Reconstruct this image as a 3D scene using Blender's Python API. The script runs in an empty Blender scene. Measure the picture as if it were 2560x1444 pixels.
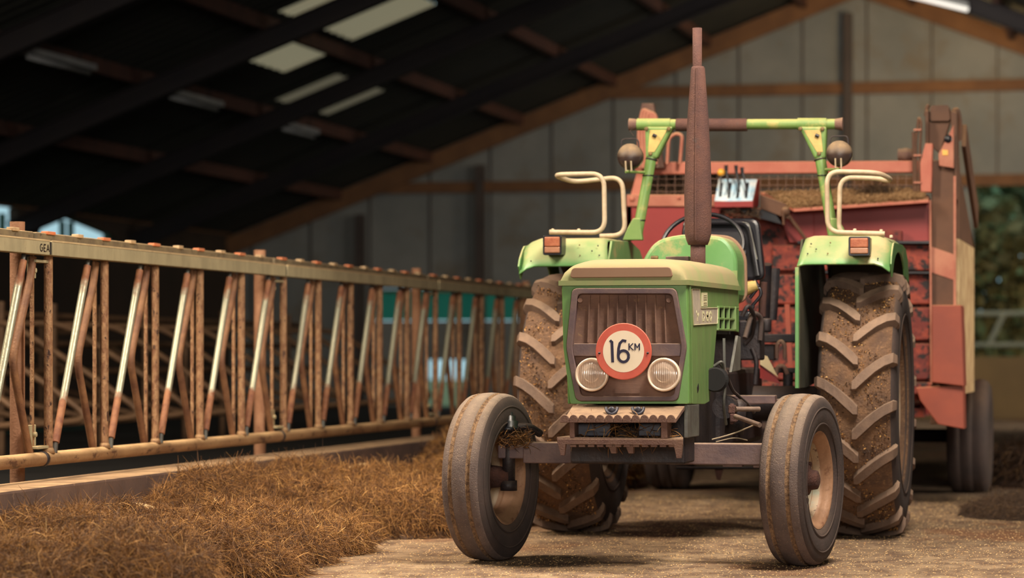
import bpy, math, random
import numpy as np
from mathutils import Vector, Matrix, Quaternion
random.seed(7)
RNG = np.random.default_rng(7)
PI = math.pi
SC = bpy.context.scene
COL = SC.collection

# ------------------------------------------------------------------ camera, world, lights, exposure
F = 7000.0            # focal length in pixels of the 2560-wide frame
TH = math.radians(12.7)   # the camera is turned 12.7 degrees to the left of the barn's long axis
CT, ST = math.cos(TH), math.sin(TH)
H = 1.03              # camera height
HORIZON = 883.0
cam_d = bpy.data.cameras.new('camera'); cam = bpy.data.objects.new('camera', cam_d); COL.objects.link(cam)
cam.location = (0, 0, H); cam.rotation_euler = (PI/2, 0, TH)
cam_d.sensor_width = 36.0; cam_d.lens = 36.0*F/2560.0
cam_d.shift_y = (HORIZON-722.0)/2560.0
cam_d.clip_start = 0.1; cam_d.clip_end = 500
cam_d.dof.use_dof = True; cam_d.dof.focus_distance = 13.5; cam_d.dof.aperture_fstop = 2.0
SC.camera = cam

W = bpy.data.worlds.new('world'); SC.world = W; W.use_nodes = True
bg = W.node_tree.nodes['Background']; bg.inputs[0].default_value = (0.46, 0.72, 0.80, 1); bg.inputs[1].default_value = 0.9

def s2l(c):
    c = c/255.0
    return c/12.92 if c <= 0.04045 else ((c+0.055)/1.055)**2.4
def rgb(r, g, b): return (s2l(r), s2l(g), s2l(b), 1.0)

def area(name, loc, target, sx, sy, energy, color):
    l = bpy.data.lights.new(name, 'AREA'); l.shape = 'RECTANGLE'; l.size = sx; l.size_y = sy
    l.energy = energy; l.color = color
    o = bpy.data.objects.new(name, l); COL.objects.link(o); o.location = loc
    d = Vector(target)-Vector(loc); o.rotation_euler = d.to_track_quat('-Z', 'Y').to_euler()
    return o
# fill lamps added behind the camera and under the roof, standing in for daylight
area('front_fill_light', (0.5, -5.0, 3.6), (-2.4, 14, 1.0), 5.0, 3.0, 1200, (1.0, 0.90, 0.78))
area('top_fill_light', (-0.6, 12.2, 5.55), (-2.9, 14.6, 0.3), 0.8, 3.0, 760, (1.0, 0.90, 0.76))
area('top_fill_light', (-7.2, 13.0, 5.9), (-4.9, 14.8, 0.4), 0.8, 4.2, 980, (1.0, 0.84, 0.64))
area('far_wall_fill_light', (-2.5, 39.0, 6.2), (-4.5, 48.0, 3.6), 1.2, 7.0, 260, (1.0, 0.90, 0.76))  # fill lamp added to brighten the far gable wall, no sheet above it
area('far_lamp_glow', (-2.6, 43.6, 5.6), (-4.2, 47.9, 6.8), 0.5, 2.0, 95, (1.0, 0.66, 0.30))
area('pen_fill_light', (-10.8, 24.0, 4.6), (-10.0, 24.5, 0.0), 1.2, 8.0, 22, (1.0, 0.78, 0.5))  # fill lamp added over the pens, no sheet above it
area('far_side_fill_light', (4.5, 40.0, 2.8), (-3.0, 47.5, 2.6), 6.0, 2.0, 190, (0.98, 0.94, 0.86))  # fill lamp added for the far wall, standing inside the right wall

sd = area('wagon_side_fill_light', (6.3, 19.8, 1.7), (-1.1, 20.2, 1.4), 2.4, 1.6, 45, (1.0, 0.86, 0.68)); sd.data.spread = math.radians(50)  # fill lamp added to light the wagon's right side
SC.view_settings.view_transform = 'Standard'; SC.view_settings.look = 'None'
SC.view_settings.exposure = 0.0; SC.view_settings.gamma = 1.0; SC.view_settings.use_curve_mapping = False

# ------------------------------------------------------------------ helpers
def P(u, v, x=None, y=None, z=None):
    """world point on the viewing ray through photo pixel (u, v) where it meets a known plane"""
    a = (u-1280.0)/F; c = -(v-HORIZON)/F
    dx, dy, dz = a*CT-ST, a*ST+CT, c
    if y is not None: t = y/dy
    elif x is not None: t = x/dx
    else: t = (z-H)/dz
    return Vector((t*dx, t*dy, H+t*dz))

class MB:
    def __init__(s): s.v = []; s.f = []; s.sm = []
    def add(s, vs, fs, smooth=False):
        n = len(s.v); s.v += [tuple(p) for p in vs]; s.f += [tuple(i+n for i in q) for q in fs]; s.sm += [smooth]*len(fs); return s
    def box(s, c, d, rot=None):
        c = Vector(c); x, y, z = d[0]/2, d[1]/2, d[2]/2
        vs = [Vector((sx*x, sy*y, sz*z)) for sz in (-1, 1) for sy in (-1, 1) for sx in (-1, 1)]
        if rot is not None: vs = [rot @ q for q in vs]
        return s.add([q+c for q in vs], [(0, 2, 3, 1), (4, 5, 7, 6), (0, 1, 5, 4), (2, 6, 7, 3), (0, 4, 6, 2), (1, 3, 7, 5)])
    def bb(s, a, b):
        return s.box([(a[i]+b[i])/2 for i in range(3)], [abs(b[i]-a[i]) for i in range(3)])
    def bar(s, a, b, w, h=None, up=(0, 0, 1)):
        """square bar from a to b"""
        a = Vector(a); b = Vector(b); d = b-a; L = d.length; d.normalize(); up = Vector(up)
        sx = d.cross(up)
        if sx.length < 1e-4: sx = d.cross(Vector((1, 0, 0)))
        sx.normalize(); uz = sx.cross(d)
        R = Matrix((sx, d, uz)).transposed()
        return s.box((a+b)/2, (w, L, h or w), R)
    def tube(s, pts, r, n=12, cap=True, closed=False, flat=1.0):
        pts = [Vector(p) for p in pts]; m = len(pts)
        rr = r if isinstance(r, (list, tuple)) else [r]*m
        def tan(i):
            if closed: return (pts[(i+1) % m]-pts[i-1]).normalized()
            a = pts[max(i-1, 0)]; b = pts[min(i+1, m-1)]; return (b-a).normalized()
        t0 = tan(0); ref = Vector((0, 0, 1)) if abs(t0.z) < 0.9 else Vector((1, 0, 0))
        nrm = t0.cross(ref).normalized(); vs = []; prev = t0
        for i in range(m):
            t = tan(i); q = prev.rotation_difference(t); nrm = (q @ nrm).normalized(); prev = t
            bn = t.cross(nrm)
            for k in range(n):
                an = 2*PI*k/n; vs.append(pts[i]+(nrm*math.cos(an)+bn*math.sin(an)*flat)*rr[i])
        fs = []
        for i in range(m if closed else m-1):
            j = (i+1) % m
            for k in range(n): fs.append((i*n+k, i*n+(k+1) % n, j*n+(k+1) % n, j*n+k))
        s.add(vs, fs, True)
        if cap and not closed:
            s.add(vs[:n], [tuple(range(n))[::-1]]); s.add(vs[-n:], [tuple(range(n))])
        return s
    def lathe(s, prof, o, axis, n=48, smooth=True, closed=False):
        """prof: (along axis, radius)"""
        axis = Vector(axis).normalized(); ref = Vector((0, 0, 1)) if abs(axis.z) < 0.9 else Vector((0, 1, 0))
        e1 = axis.cross(ref).normalized(); e2 = axis.cross(e1); o = Vector(o); m = len(prof); vs = []
        for (a, r) in prof:
            for k in range(n):
                an = 2*PI*k/n; vs.append(o+axis*a+(e1*math.cos(an)+e2*math.sin(an))*max(r, 1e-4))
        fs = []
        for i in range(m if closed else m-1):
            j = (i+1) % m
            for k in range(n): fs.append((i*n+k, i*n+(k+1) % n, j*n+(k+1) % n, j*n+k))
        return s.add(vs, fs, smooth)
    def cyl(s, a, b, r, n=20, r2=None):
        a = Vector(a); b = Vector(b); r2 = r if r2 is None else r2; L = (b-a).length
        s.lathe([(0, 0), (0, r), (L, r2), (L, 0)], a, b-a, n); return s
    def ball(s, c, r, sc=(1, 1, 1), nu=24, nv=14):
        vs = []; fs = []
        for i in range(nv+1):
            th = PI*i/nv
            for k in range(nu):
                an = 2*PI*k/nu; vs.append(Vector(c)+Vector((r*sc[0]*math.sin(th)*math.cos(an), r*sc[1]*math.sin(th)*math.sin(an), r*sc[2]*math.cos(th))))
        for i in range(nv):
            for k in range(nu): fs.append((i*nu+k, (i+1)*nu+k, (i+1)*nu+(k+1) % nu, i*nu+(k+1) % nu))
        return s.add(vs, fs, True)
    def prism(s, pts, off):
        """closed polygon pts (world) pushed along vector off"""
        pts = [Vector(p) for p in pts]; off = Vector(off); n = len(pts)
        vs = pts+[p+off for p in pts]
        fs = [tuple(range(n)), tuple(range(2*n-1, n-1, -1))]+[(i, i+n, (i+1) % n+n, (i+1) % n) for i in range(n)]
        return s.add(vs, fs)
    def ring(s, outer, inner, off):
        n = len(outer); off = Vector(off); o = [Vector(p) for p in outer]; i_ = [Vector(p) for p in inner]
        vs = o+i_+[p+off for p in o]+[p+off for p in i_]; fs = []
        for k in range(n):
            j = (k+1) % n
            fs += [(k, j, n+j, n+k), (2*n+k, 3*n+k, 3*n+j, 2*n+j), (k, 2*n+k, 2*n+j, j), (n+k, n+j, 3*n+j, 3*n+k)]
        return s.add(vs, fs)
    def ribbon(s, pts, w, off, flatn):
        """flat stroke of width w along pts lying in the plane with normal flatn"""
        pts = [Vector(p) for p in pts]; nn = Vector(flatn).normalized(); L = []; R = []; m = len(pts)
        for i in range(m):
            t = (pts[min(i+1, m-1)]-pts[max(i-1, 0)]).normalized(); q = t.cross(nn).normalized()*w/2
            L.append(pts[i]+q); R.append(pts[i]-q)
        for i in range(m-1): s.prism([L[i], L[i+1], R[i+1], R[i]], off)
        return s
    def mesh(s, name, org=(0, 0, 0)):
        me = bpy.data.meshes.new(name)
        o = Vector(org); me.from_pydata([(p[0]-o[0], p[1]-o[1], p[2]-o[2]) for p in s.v], [], s.f)
        me.polygons.foreach_set('use_smooth', s.sm); me.update(); return me
    def build(s, name, mat, parent=None, bevel=0, org=None, label=None):
        if org is None: org = ORG.get(parent.name, (0, 0, 0)) if parent else (0, 0, 0)
        me = s.mesh(name, org)
        import bmesh
        bm = bmesh.new(); bm.from_mesh(me); bmesh.ops.recalc_face_normals(bm, faces=bm.faces); bm.to_mesh(me); bm.free()
        o = bpy.data.objects.new(name, me); COL.objects.link(o)
        if isinstance(mat, (list, tuple)):
            for q in mat: me.materials.append(q)
        else: me.materials.append(mat)
        if parent: o.parent = parent; ORG[o.name] = org
        else: o.location = org; ORG[o.name] = org
        if bevel:
            b = o.modifiers.new('bevel', 'BEVEL'); b.width = bevel; b.segments = 2; b.limit_method = 'ANGLE'; b.angle_limit = 0.7
        if label: o['label'] = label
        return o
ORG = {}
def empty(name, loc, label=None, cat=None, group=None, parent=None):
    o = bpy.data.objects.new(name, None); COL.objects.link(o); o.empty_display_size = 0.1
    if parent:
        po = Vector(ORG[parent.name]); o.parent = parent; o.location = Vector(loc)-po
    else: o.location = loc
    ORG[o.name] = tuple(loc)
    tag(o, label, cat, group); return o
def tag(o, label=None, cat=None, group=None, kind=None):
    if label: o['label'] = label
    if cat: o['category'] = cat
    if group: o['group'] = group
    if kind: o['kind'] = kind
    return o
def structure(mb, name, mat, label, cat, bevel=0):
    return tag(mb.build(name, mat, None, bevel), label, cat, None, 'structure')
def copy_tree(o, parent=None):
    c = o.copy(); COL.objects.link(c); c.parent = parent
    for ch in list(o.children): copy_tree(ch, c)
    return c
def rpoly(pts, r, k=5):
    """round the corners of a 2D polygon, k points per corner"""
    out = []; n = len(pts)
    for i in range(n):
        p0 = Vector(pts[i-1]); p = Vector(pts[i]); p1 = Vector(pts[(i+1) % n])
        a = (p0-p); b = (p1-p); ra = min(r, a.length*0.45, b.length*0.45); A = p+a.normalized()*ra; B = p+b.normalized()*ra
        for j in range(k):
            t = j/(k-1); out.append(tuple(A*(1-t)**2+p*2*t*(1-t)+B*t*t))
    return out
def arc_path(pts, r, k=6):
    out = [Vector(pts[0])]; n = len(pts)
    for i in range(1, n-1):
        p0 = Vector(pts[i-1]); p = Vector(pts[i]); p1 = Vector(pts[i+1]); a = p0-p; b = p1-p
        ra = min(r, a.length*0.49, b.length*0.49); A = p+a.normalized()*ra; B = p+b.normalized()*ra
        for j in range(k):
            t = j/(k-1); out.append(A*(1-t)**2+p*2*t*(1-t)+B*t*t)
    out.append(Vector(pts[-1])); return out

# ------------------------------------------------------------------ materials
def mk(name, c1, c2=None, scale=6, rough=0.6, metal=0.0, bump=0.0, bscale=60, dust=None, damt=0.8, dlo=0.15, dhi=0.9,
       spot=None, sscale=14, sthr=0.58, stretch=None, wave=None, c3=None, spotsoft=0.06, coat=0.0, patch=None, pscale=2.5, pthr=0.5):
    m = bpy.data.materials.new(name); m.use_nodes = True; nt = m.node_tree; N = nt.nodes; L = nt.links
    b = N['Principled BSDF']; b.inputs['Metallic'].default_value = metal
    b.inputs['Roughness'].default_value = rough
    if coat: b.inputs['Coat Weight'].default_value = coat
    tc = N.new('ShaderNodeTexCoord'); src = tc.outputs['Object']
    if stretch:
        mp = N.new('ShaderNodeMapping'); mp.inputs['Scale'].default_value = stretch; L.new(src, mp.inputs[0]); src = mp.outputs[0]
    def noise(sc, det=5, ro=0.6, s=None):
        n = N.new('ShaderNodeTexNoise'); n.inputs['Scale'].default_value = sc; n.inputs['Detail'].default_value = det; n.inputs['Roughness'].default_value = ro
        L.new(s or src, n.inputs['Vector']); return n.outputs['Fac']
    def rng(v, lo, hi, a=0.0, z=1.0):
        r = N.new('ShaderNodeMapRange'); L.new(v, r.inputs[0]); r.inputs[1].default_value = lo; r.inputs[2].default_value = hi; r.inputs[3].default_value = a; r.inputs[4].default_value = z; return r.outputs[0]
    def mix(f, a, c):
        x = N.new('ShaderNodeMix'); x.data_type = 'RGBA'
        if isinstance(f, float): x.inputs[0].default_value = f
        else: L.new(f, x.inputs[0])
        for i, q in ((6, a), (7, c)):
            if isinstance(q, tuple): x.inputs[i].default_value = q
            else: L.new(q, x.inputs[i])
        return x.outputs[2]
    def mul(a, c):
        x = N.new('ShaderNodeMath'); x.operation = 'MULTIPLY'; L.new(a, x.inputs[0])
        if isinstance(c, float): x.inputs[1].default_value = c
        else: L.new(c, x.inputs[1])
        return x.outputs[0]
    col = c1
    if c2: col = mix(rng(noise(scale), 0.35, 0.65), c1, c2)
    if c3: col = mix(rng(noise(scale*4.3), 0.42, 0.62), col, c3)
    if patch: col = mix(rng(noise(pscale, 4), pthr, pthr+0.1), col, patch)
    roughf = None
    if spot:
        f = rng(noise(sscale, 7, 0.7), sthr, sthr+spotsoft); col = mix(f, col, spot)
    if dust:
        g = N.new('ShaderNodeNewGeometry'); sp = N.new('ShaderNodeSeparateXYZ'); L.new(g.outputs['Normal'], sp.inputs[0])
        f = mul(rng(sp.outputs[2], dlo, dhi), rng(noise(scale*1.7, 5), 0.25, 0.6, 0.35, 1.0)); f = mul(f, float(damt))
        col = mix(f, col, dust)
        r = rng(f, 0.0, 0.8, rough, 0.95); L.new(r, b.inputs['Roughness'])
    if isinstance(col, tuple): b.inputs['Base Color'].default_value = col
    else: L.new(col, b.inputs['Base Color'])
    h = None
    if bump: h = noise(bscale, 4); amt = bump
    if wave:
        w = N.new('ShaderNodeTexWave'); w.inputs['Scale'].default_value = wave[0]; w.bands_direction = wave[1]; L.new(tc.outputs['Object'], w.inputs['Vector'])
        if h is None: h = w.outputs['Fac']; amt = wave[2]
        else:
            ad = N.new('ShaderNodeMath'); ad.operation = 'ADD'; L.new(h, ad.inputs[0]); L.new(w.outputs['Fac'], ad.inputs[1]); h = ad.outputs[0]; amt = wave[2]
    if h is not None:
        bp = N.new('ShaderNodeBump'); bp.inputs['Strength'].default_value = min(1, amt); bp.inputs['Distance'].default_value = 0.01; L.new(h, bp.inputs['Height']); L.new(bp.outputs[0], b.inputs['Normal'])
    return m

DUST = rgb(196, 172, 130)
M = {}
M['green'] = mk('green_paint', rgb(94, 134, 66), rgb(104, 144, 80), 3, 0.42, 0, 0.05, 40, DUST, 0.85, 0.35, 0.95, rgb(70, 66, 42), 34, 0.68)
M['green_fender'] = mk('green_fender_paint', rgb(84, 132, 76), rgb(98, 140, 84), 4, 0.36, 0, 0.04, 40, rgb(178, 156, 116), 0.85, 0.35, 0.95, rgb(164, 146, 100), 4, 0.55, spotsoft=0.15)
M['greenside'] = mk('weathered_green_side', rgb(92, 122, 66), rgb(112, 122, 80), 9, 0.45, 0, 0.05, 40, None, 0, spot=rgb(74, 92, 56), sscale=20, sthr=0.55, stretch=(1, 1, 0.18), spotsoft=0.2, c3=rgb(100, 132, 72))
M['voidblack'] = mk('near_black', rgb(12, 10, 12), rgb(18, 14, 14), 9, 0.9)  # plain black, used for the pulley, rail joints and vent sheet
M['dirtyshadegreen'] = mk('shaded_dirty_green', rgb(46, 46, 28), rgb(58, 52, 34), 5, 0.8, 0, 0.2, 40)  # green darkened to paint in shade and dirt inside and under the fenders
M['cap'] = mk('dusty_green_paint', rgb(108, 132, 76), rgb(132, 126, 86), 5, 0.6, 0, 0.05, 50, rgb(148, 130, 96), 0.95, -0.1, 0.6, rgb(110, 96, 60), 22, 0.66)
M['green_bar'] = mk('green_bar_paint', rgb(92, 124, 62), rgb(108, 132, 70), 6, 0.45, 0, 0.05, 60, rgb(170, 158, 100), 0.75, 0.1, 0.9, rgb(156, 144, 84), 7, 0.56, spotsoft=0.12)
M['strip'] = mk('brown_strip', rgb(128, 98, 76), rgb(132, 102, 80), 3, 0.8)
M['frame'] = mk('grille_frame', rgb(84, 66, 70), rgb(104, 82, 76), 12, 0.6, 0, 0.1, 90, rgb(150, 120, 96), 0.8)
M['grille'] = mk('grille_mesh', rgb(146, 110, 92), rgb(118, 88, 76), 7, 0.8, 0, 0.0, 60, None, wave=(120, 'Z', 0.6), spot=rgb(150, 116, 88), sscale=30, sthr=0.6)
M['rust'] = mk('muffler_rust', rgb(70, 44, 40), rgb(88, 56, 46), 9, 0.85, 0, 0.5, 150, None, 0, spot=rgb(122, 88, 68), sscale=60, sthr=0.6, spotsoft=0.15, patch=rgb(66, 56, 54), pscale=8, pthr=0.62)
M['axle'] = mk('axle_paint', rgb(84, 66, 68), rgb(112, 88, 82), 8, 0.6, 0, 0.2, 60, rgb(168, 140, 116), 0.9)
M['axlelight'] = mk('dusty_rod', rgb(130, 108, 92), rgb(108, 86, 76), 14, 0.6, 0.1, 0.2, 80)
M['step'] = mk('cast_step', rgb(92, 64, 56), rgb(108, 80, 66), 14, 0.8, 0, 0.4, 120, rgb(144, 118, 92), 0.9, 0.2, 0.9)
M['dark'] = mk('dark_oily_metal', rgb(26, 22, 28), rgb(46, 36, 36), 9, 0.55, 0.2, 0.3, 60, rgb(96, 76, 62), 0.5)
M['darkblue'] = mk('dark_box', rgb(34, 32, 44), rgb(46, 42, 54), 9, 0.5)
M['greymetal'] = mk('grey_bracket', rgb(104, 104, 96), rgb(78, 74, 70), 9, 0.5, 0.3, 0.1, 60)
M['tyre'] = mk('tyre_rubber', rgb(66, 52, 48), rgb(52, 42, 40), 6, 0.85, 0, 0.25, 80, rgb(120, 96, 76), 0.5)
M['fronttread'] = mk('front_tyre_rubber', rgb(106, 90, 84), rgb(84, 70, 66), 9, 0.85, 0, 0.6, 140, rgb(150, 130, 110), 0.7, spot=rgb(150, 126, 104), sscale=90, sthr=0.6)
M['groove'] = mk('mud_in_groove', rgb(96, 72, 56), rgb(160, 126, 92), 60, 0.95, 0, 1.0, 200)
M['lug'] = mk('tyre_lug', rgb(120, 96, 80), rgb(100, 80, 68), 12, 0.85, 0, 0.3, 140, rgb(148, 122, 98), 0.5, spot=rgb(172, 140, 110), sscale=60, sthr=0.66)
M['mudtread'] = mk('muddy_tread', rgb(84, 62, 48), rgb(112, 82, 58), 9, 0.95, 0, 1.0, 60, None, 0, spot=rgb(140, 106, 74), sscale=40, sthr=0.55, spotsoft=0.15)
M['rimrust'] = mk('rim_barrel_rusty', rgb(158, 120, 92), rgb(126, 92, 68), 6, 0.55, 0.1, 0.2, 50, None, 0, spot=rgb(90, 54, 38), sscale=12, sthr=0.58, spotsoft=0.1)
M['rim'] = mk('rim_paint', rgb(176, 152, 128), rgb(146, 128, 106), 6, 0.55, 0.1, 0.1, 50, None, 0, spot=rgb(110, 64, 40), sscale=9, sthr=0.6, spotsoft=0.15)
M['rimgreen'] = mk('rim_pale', rgb(148, 148, 128), rgb(150, 124, 98), 4, 0.55, 0.1, 0.1, 50, None, 0, spot=rgb(72, 42, 32), sscale=11, sthr=0.56, c3=rgb(160, 136, 108))
M['hub'] = mk('rusty_hub', rgb(52, 30, 26), rgb(76, 44, 34), 20, 0.85, 0, 0.8, 90)
M['cream'] = mk('cream_rail_paint', rgb(178, 160, 134), rgb(156, 134, 108), 14, 0.5, 0.0, 0.05, 80, rgb(216, 196, 160), 0.4, spot=rgb(140, 104, 76), sscale=30, sthr=0.72)
M['headring'] = mk('headlight_ring', rgb(222, 196, 172), rgb(240, 222, 200), 10, 0.35, 0.3, 0.05, 80)
M['reflector'] = mk('headlight_reflector', rgb(240, 218, 200), rgb(222, 196, 178), 10, 0.35, 0.25)
M['bulb'] = mk('bulb_cap', rgb(150, 116, 104), rgb(170, 140, 128), 10, 0.4, 0.3)
M['lampback'] = mk('dusty_lamp_back', rgb(40, 30, 30), rgb(60, 44, 38), 14, 0.35, 0, 0.05, 80, rgb(140, 116, 88), 0.95, -0.1, 0.6)
M['black'] = mk('black_plastic', rgb(16, 16, 22), rgb(26, 24, 30), 9, 0.35)
M['seat'] = mk('black_seat_vinyl', rgb(20, 20, 26), rgb(32, 30, 34), 5, 0.28, 0, 0.03, 60)
M['orange'] = mk('orange_lens', rgb(132, 66, 40), rgb(160, 96, 64), 22, 0.4, 0, 0.3, 120, rgb(170, 124, 92), 0.5, coat=0.2)
M['lens2'] = mk('cream_lens', rgb(160, 112, 84), rgb(140, 96, 72), 12, 0.35, 0, 0.1, 120)
M['signred'] = mk('sign_red', rgb(186, 74, 56), rgb(200, 92, 70), 8, 0.5, 0, 0.03, 60, rgb(214, 150, 124), 0.6, spot=rgb(214, 150, 124), sscale=26, sthr=0.72)
M['signwhite'] = mk('sign_white', rgb(232, 214, 190), rgb(222, 204, 176), 5, 0.5, spot=rgb(176, 156, 140), sscale=40, sthr=0.72)
M['signnavy'] = mk('sign_navy', rgb(28, 22, 52))
M['decalgrey'] = mk('decal_grey', rgb(150, 138, 126), rgb(172, 158, 138), 20, 0.7)
M['decalpale'] = mk('decal_pale', rgb(204, 200, 160), rgb(190, 180, 140), 20, 0.7)
M['wagon'] = mk('wagon_red', rgb(128, 30, 30), rgb(142, 40, 36), 1.5, 0.5, 0, 0.05, 20, rgb(196, 128, 96), 0.95, 0.3, 0.9)
M['wagondirty'] = mk('wagon_red_worn', rgb(112, 36, 28), rgb(82, 26, 22), 3, 0.7, 0, 0.4, 40, rgb(120, 84, 60), 0.9, 0.3, 0.9, spot=rgb(24, 10, 12), sscale=16, sthr=0.52, c3=rgb(140, 56, 38), spotsoft=0.03)
M['wagonrail'] = mk('wagon_rail_pink', rgb(164, 84, 66), rgb(178, 106, 84), 4, 0.6, 0, 0.05, 40, rgb(184, 134, 102), 0.9, 0.2, 0.9)
M['wagonledge'] = mk('wagon_ledge_dusty', rgb(176, 118, 94), rgb(156, 90, 72), 5, 0.7, 0, 0.1, 60, rgb(214, 170, 128), 0.9)
M['wagonbrown'] = mk('wagon_brown', rgb(96, 62, 40), rgb(76, 48, 32), 3, 0.7, 0, 0.1, 30, rgb(190, 150, 110), 0.8)
M['wagonorange'] = mk('wagon_orange', rgb(142, 64, 42), rgb(126, 56, 40), 3, 0.6, 0, 0.1, 30, rgb(200, 140, 100), 0.8, spot=rgb(70, 34, 28), sscale=20, sthr=0.68)
M['wagondust'] = mk('wagon_dusty_side', rgb(196, 170, 128), rgb(160, 128, 92), 5, 0.8, 0, 0.1, 40, spot=rgb(120, 84, 58), sscale=6, sthr=0.55, spotsoft=0.2)
M['wire'] = mk('mesh_wire', rgb(130, 96, 80), rgb(110, 84, 72), 9, 0.6, 0.3)
M['panelwhite'] = mk('control_panel_white', rgb(226, 226, 224), rgb(150, 190, 214), 9, 0.4, spot=rgb(60, 120, 180), sscale=16, sthr=0.62)
M['yellow'] = mk('yellow_knob', rgb(222, 152, 40), rgb(226, 166, 60), 9, 0.35)
M['galv'] = mk('galvanised_dusty', rgb(146, 134, 104), rgb(166, 152, 118), 10, 0.75, 0.1, 0.2, 60, rgb(200, 172, 126), 0.9, 0.3, 0.9, spot=rgb(100, 84, 64), sscale=30, sthr=0.62, stretch=(1, 1, 0.35), spotsoft=0.15)
M['galvdark'] = mk('galvanised_dark', rgb(112, 98, 74), rgb(92, 80, 62), 10, 0.8, 0.1, 0.2, 60, rgb(190, 160, 118), 0.9, 0.3, 0.9, spot=rgb(70, 56, 42), sscale=24, sthr=0.58)  # darker galvanised tone, sets the guide rail apart from the front rail
M['kerbdust'] = mk('pale_dust', rgb(190, 164, 122), rgb(168, 142, 104), 14, 0.9)
M['pipe'] = mk('bottom_pipe', rgb(150, 116, 80), rgb(118, 84, 56), 5, 0.6, 0.15, 0.3, 60, rgb(204, 168, 120), 0.85, spot=rgb(78, 50, 34), sscale=14, sthr=0.56, stretch=(1, 0.5, 1))
M['rusttube'] = mk('rusty_tube', rgb(116, 76, 50), rgb(142, 102, 70), 10, 0.6, 0.15, 0.6, 120, None, 0, spot=rgb(56, 32, 24), sscale=30, sthr=0.58, stretch=(1, 1, 0.5), c3=rgb(160, 122, 86), spotsoft=0.04)
M['rusttube2'] = mk('dark_rusty_tube', rgb(98, 62, 42), rgb(134, 94, 62), 8, 0.65, 0.15, 0.3, 80, None, 0, spot=rgb(60, 34, 26), sscale=26, sthr=0.64)
M['knob'] = mk('orange_catch', rgb(186, 104, 66), rgb(170, 110, 76), 20, 0.7)
M['knob2'] = mk('grey_catch', rgb(176, 150, 116), rgb(150, 124, 92), 20, 0.7)
M['post'] = mk('rusty_post', rgb(150, 108, 80), rgb(130, 88, 62), 9, 0.8, 0, 0.3, 70, spot=rgb(120, 76, 52), sscale=30, sthr=0.6)
M['stall'] = mk('stall_tube', rgb(120, 90, 64), rgb(96, 70, 50), 9, 0.6, 0.2)
M['teal'] = mk('teal_sheet', rgb(18, 60, 54), rgb(26, 78, 68), 3, 0.6)
M['kerb'] = mk('kerb_concrete', rgb(96, 72, 60), rgb(78, 58, 50), 3, 0.9, 0, 0.3, 50, rgb(180, 146, 108), 0.95, 0.5, 0.95, spot=rgb(130, 100, 78), sscale=9, sthr=0.62)
M['floor'] = mk('floor_concrete', rgb(124, 100, 76), rgb(158, 132, 102), 1.6, 0.85, 0, 1.0, 90, None, 0, spot=rgb(80, 58, 44), sscale=16, sthr=0.54, c3=rgb(100, 76, 58), spotsoft=0.12, stretch=(1, 0.6, 1), patch=rgb(124, 84, 56), pscale=0.7, pthr=0.56)
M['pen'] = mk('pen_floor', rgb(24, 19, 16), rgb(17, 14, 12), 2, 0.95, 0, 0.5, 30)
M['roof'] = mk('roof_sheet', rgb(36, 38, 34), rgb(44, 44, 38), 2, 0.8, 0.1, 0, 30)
M['beam'] = mk('dark_steel', rgb(30, 26, 32), rgb(38, 32, 34), 2, 0.7, 0.3)
M['purlin'] = mk('timber_purlin', rgb(84, 50, 38), rgb(66, 40, 32), 4, 0.8, 0, 0.2, 40)
M['wallpanel'] = mk('wall_panel', rgb(136, 138, 136), rgb(118, 122, 122), 0.7, 0.9, 0, 0.1, 20, None, 0, spot=rgb(118, 110, 98), sscale=1.3, sthr=0.52, spotsoft=0.2)
M['girt'] = mk('wall_girt', rgb(122, 86, 56), rgb(104, 72, 48), 3, 0.8)
M['column'] = mk('wall_column', rgb(76, 66, 62), rgb(64, 56, 54), 2, 0.7)
M['whitegate'] = mk('pale_gate', rgb(150, 150, 132), rgb(130, 130, 112), 4, 0.5)
M['bark'] = mk('bark', rgb(84, 64, 48), rgb(104, 82, 60), 6, 0.9)
M['grass'] = mk('grass_ground', rgb(104, 112, 60), rgb(132, 120, 70), 0.6, 0.95)
M['darkwall'] = mk('dark_side_wall', rgb(58, 44, 34), rgb(48, 38, 30), 1.0, 0.95)
M['claywall'] = mk('silage_wall', rgb(120, 96, 62), rgb(104, 84, 56), 1.0, 0.95)
M['shed'] = mk('shed_sheet', rgb(92, 62, 54), rgb(108, 76, 62), 2, 0.8)
M['shedroof'] = mk('shed_roof', rgb(190, 206, 210), rgb(170, 190, 196), 2, 0.7)
M['greenpost'] = mk('green_post', rgb(40, 76, 64), rgb(50, 90, 76), 2, 0.6)
M['lampwhite'] = mk('lamp_housing', rgb(150, 152, 154), rgb(130, 132, 134), 2, 0.5)
M['bolt'] = mk('bolt', rgb(90, 70, 44), rgb(120, 98, 60), 30, 0.5, 0.4)
M['redwhite'] = mk('reflector_white', rgb(196, 172, 128), rgb(210, 190, 150), 8, 0.6)
M['oliveplastic'] = mk('yellow_plastic', rgb(184, 158, 92), rgb(166, 140, 82), 14, 0.6, 0, 0.2, 90)

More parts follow.
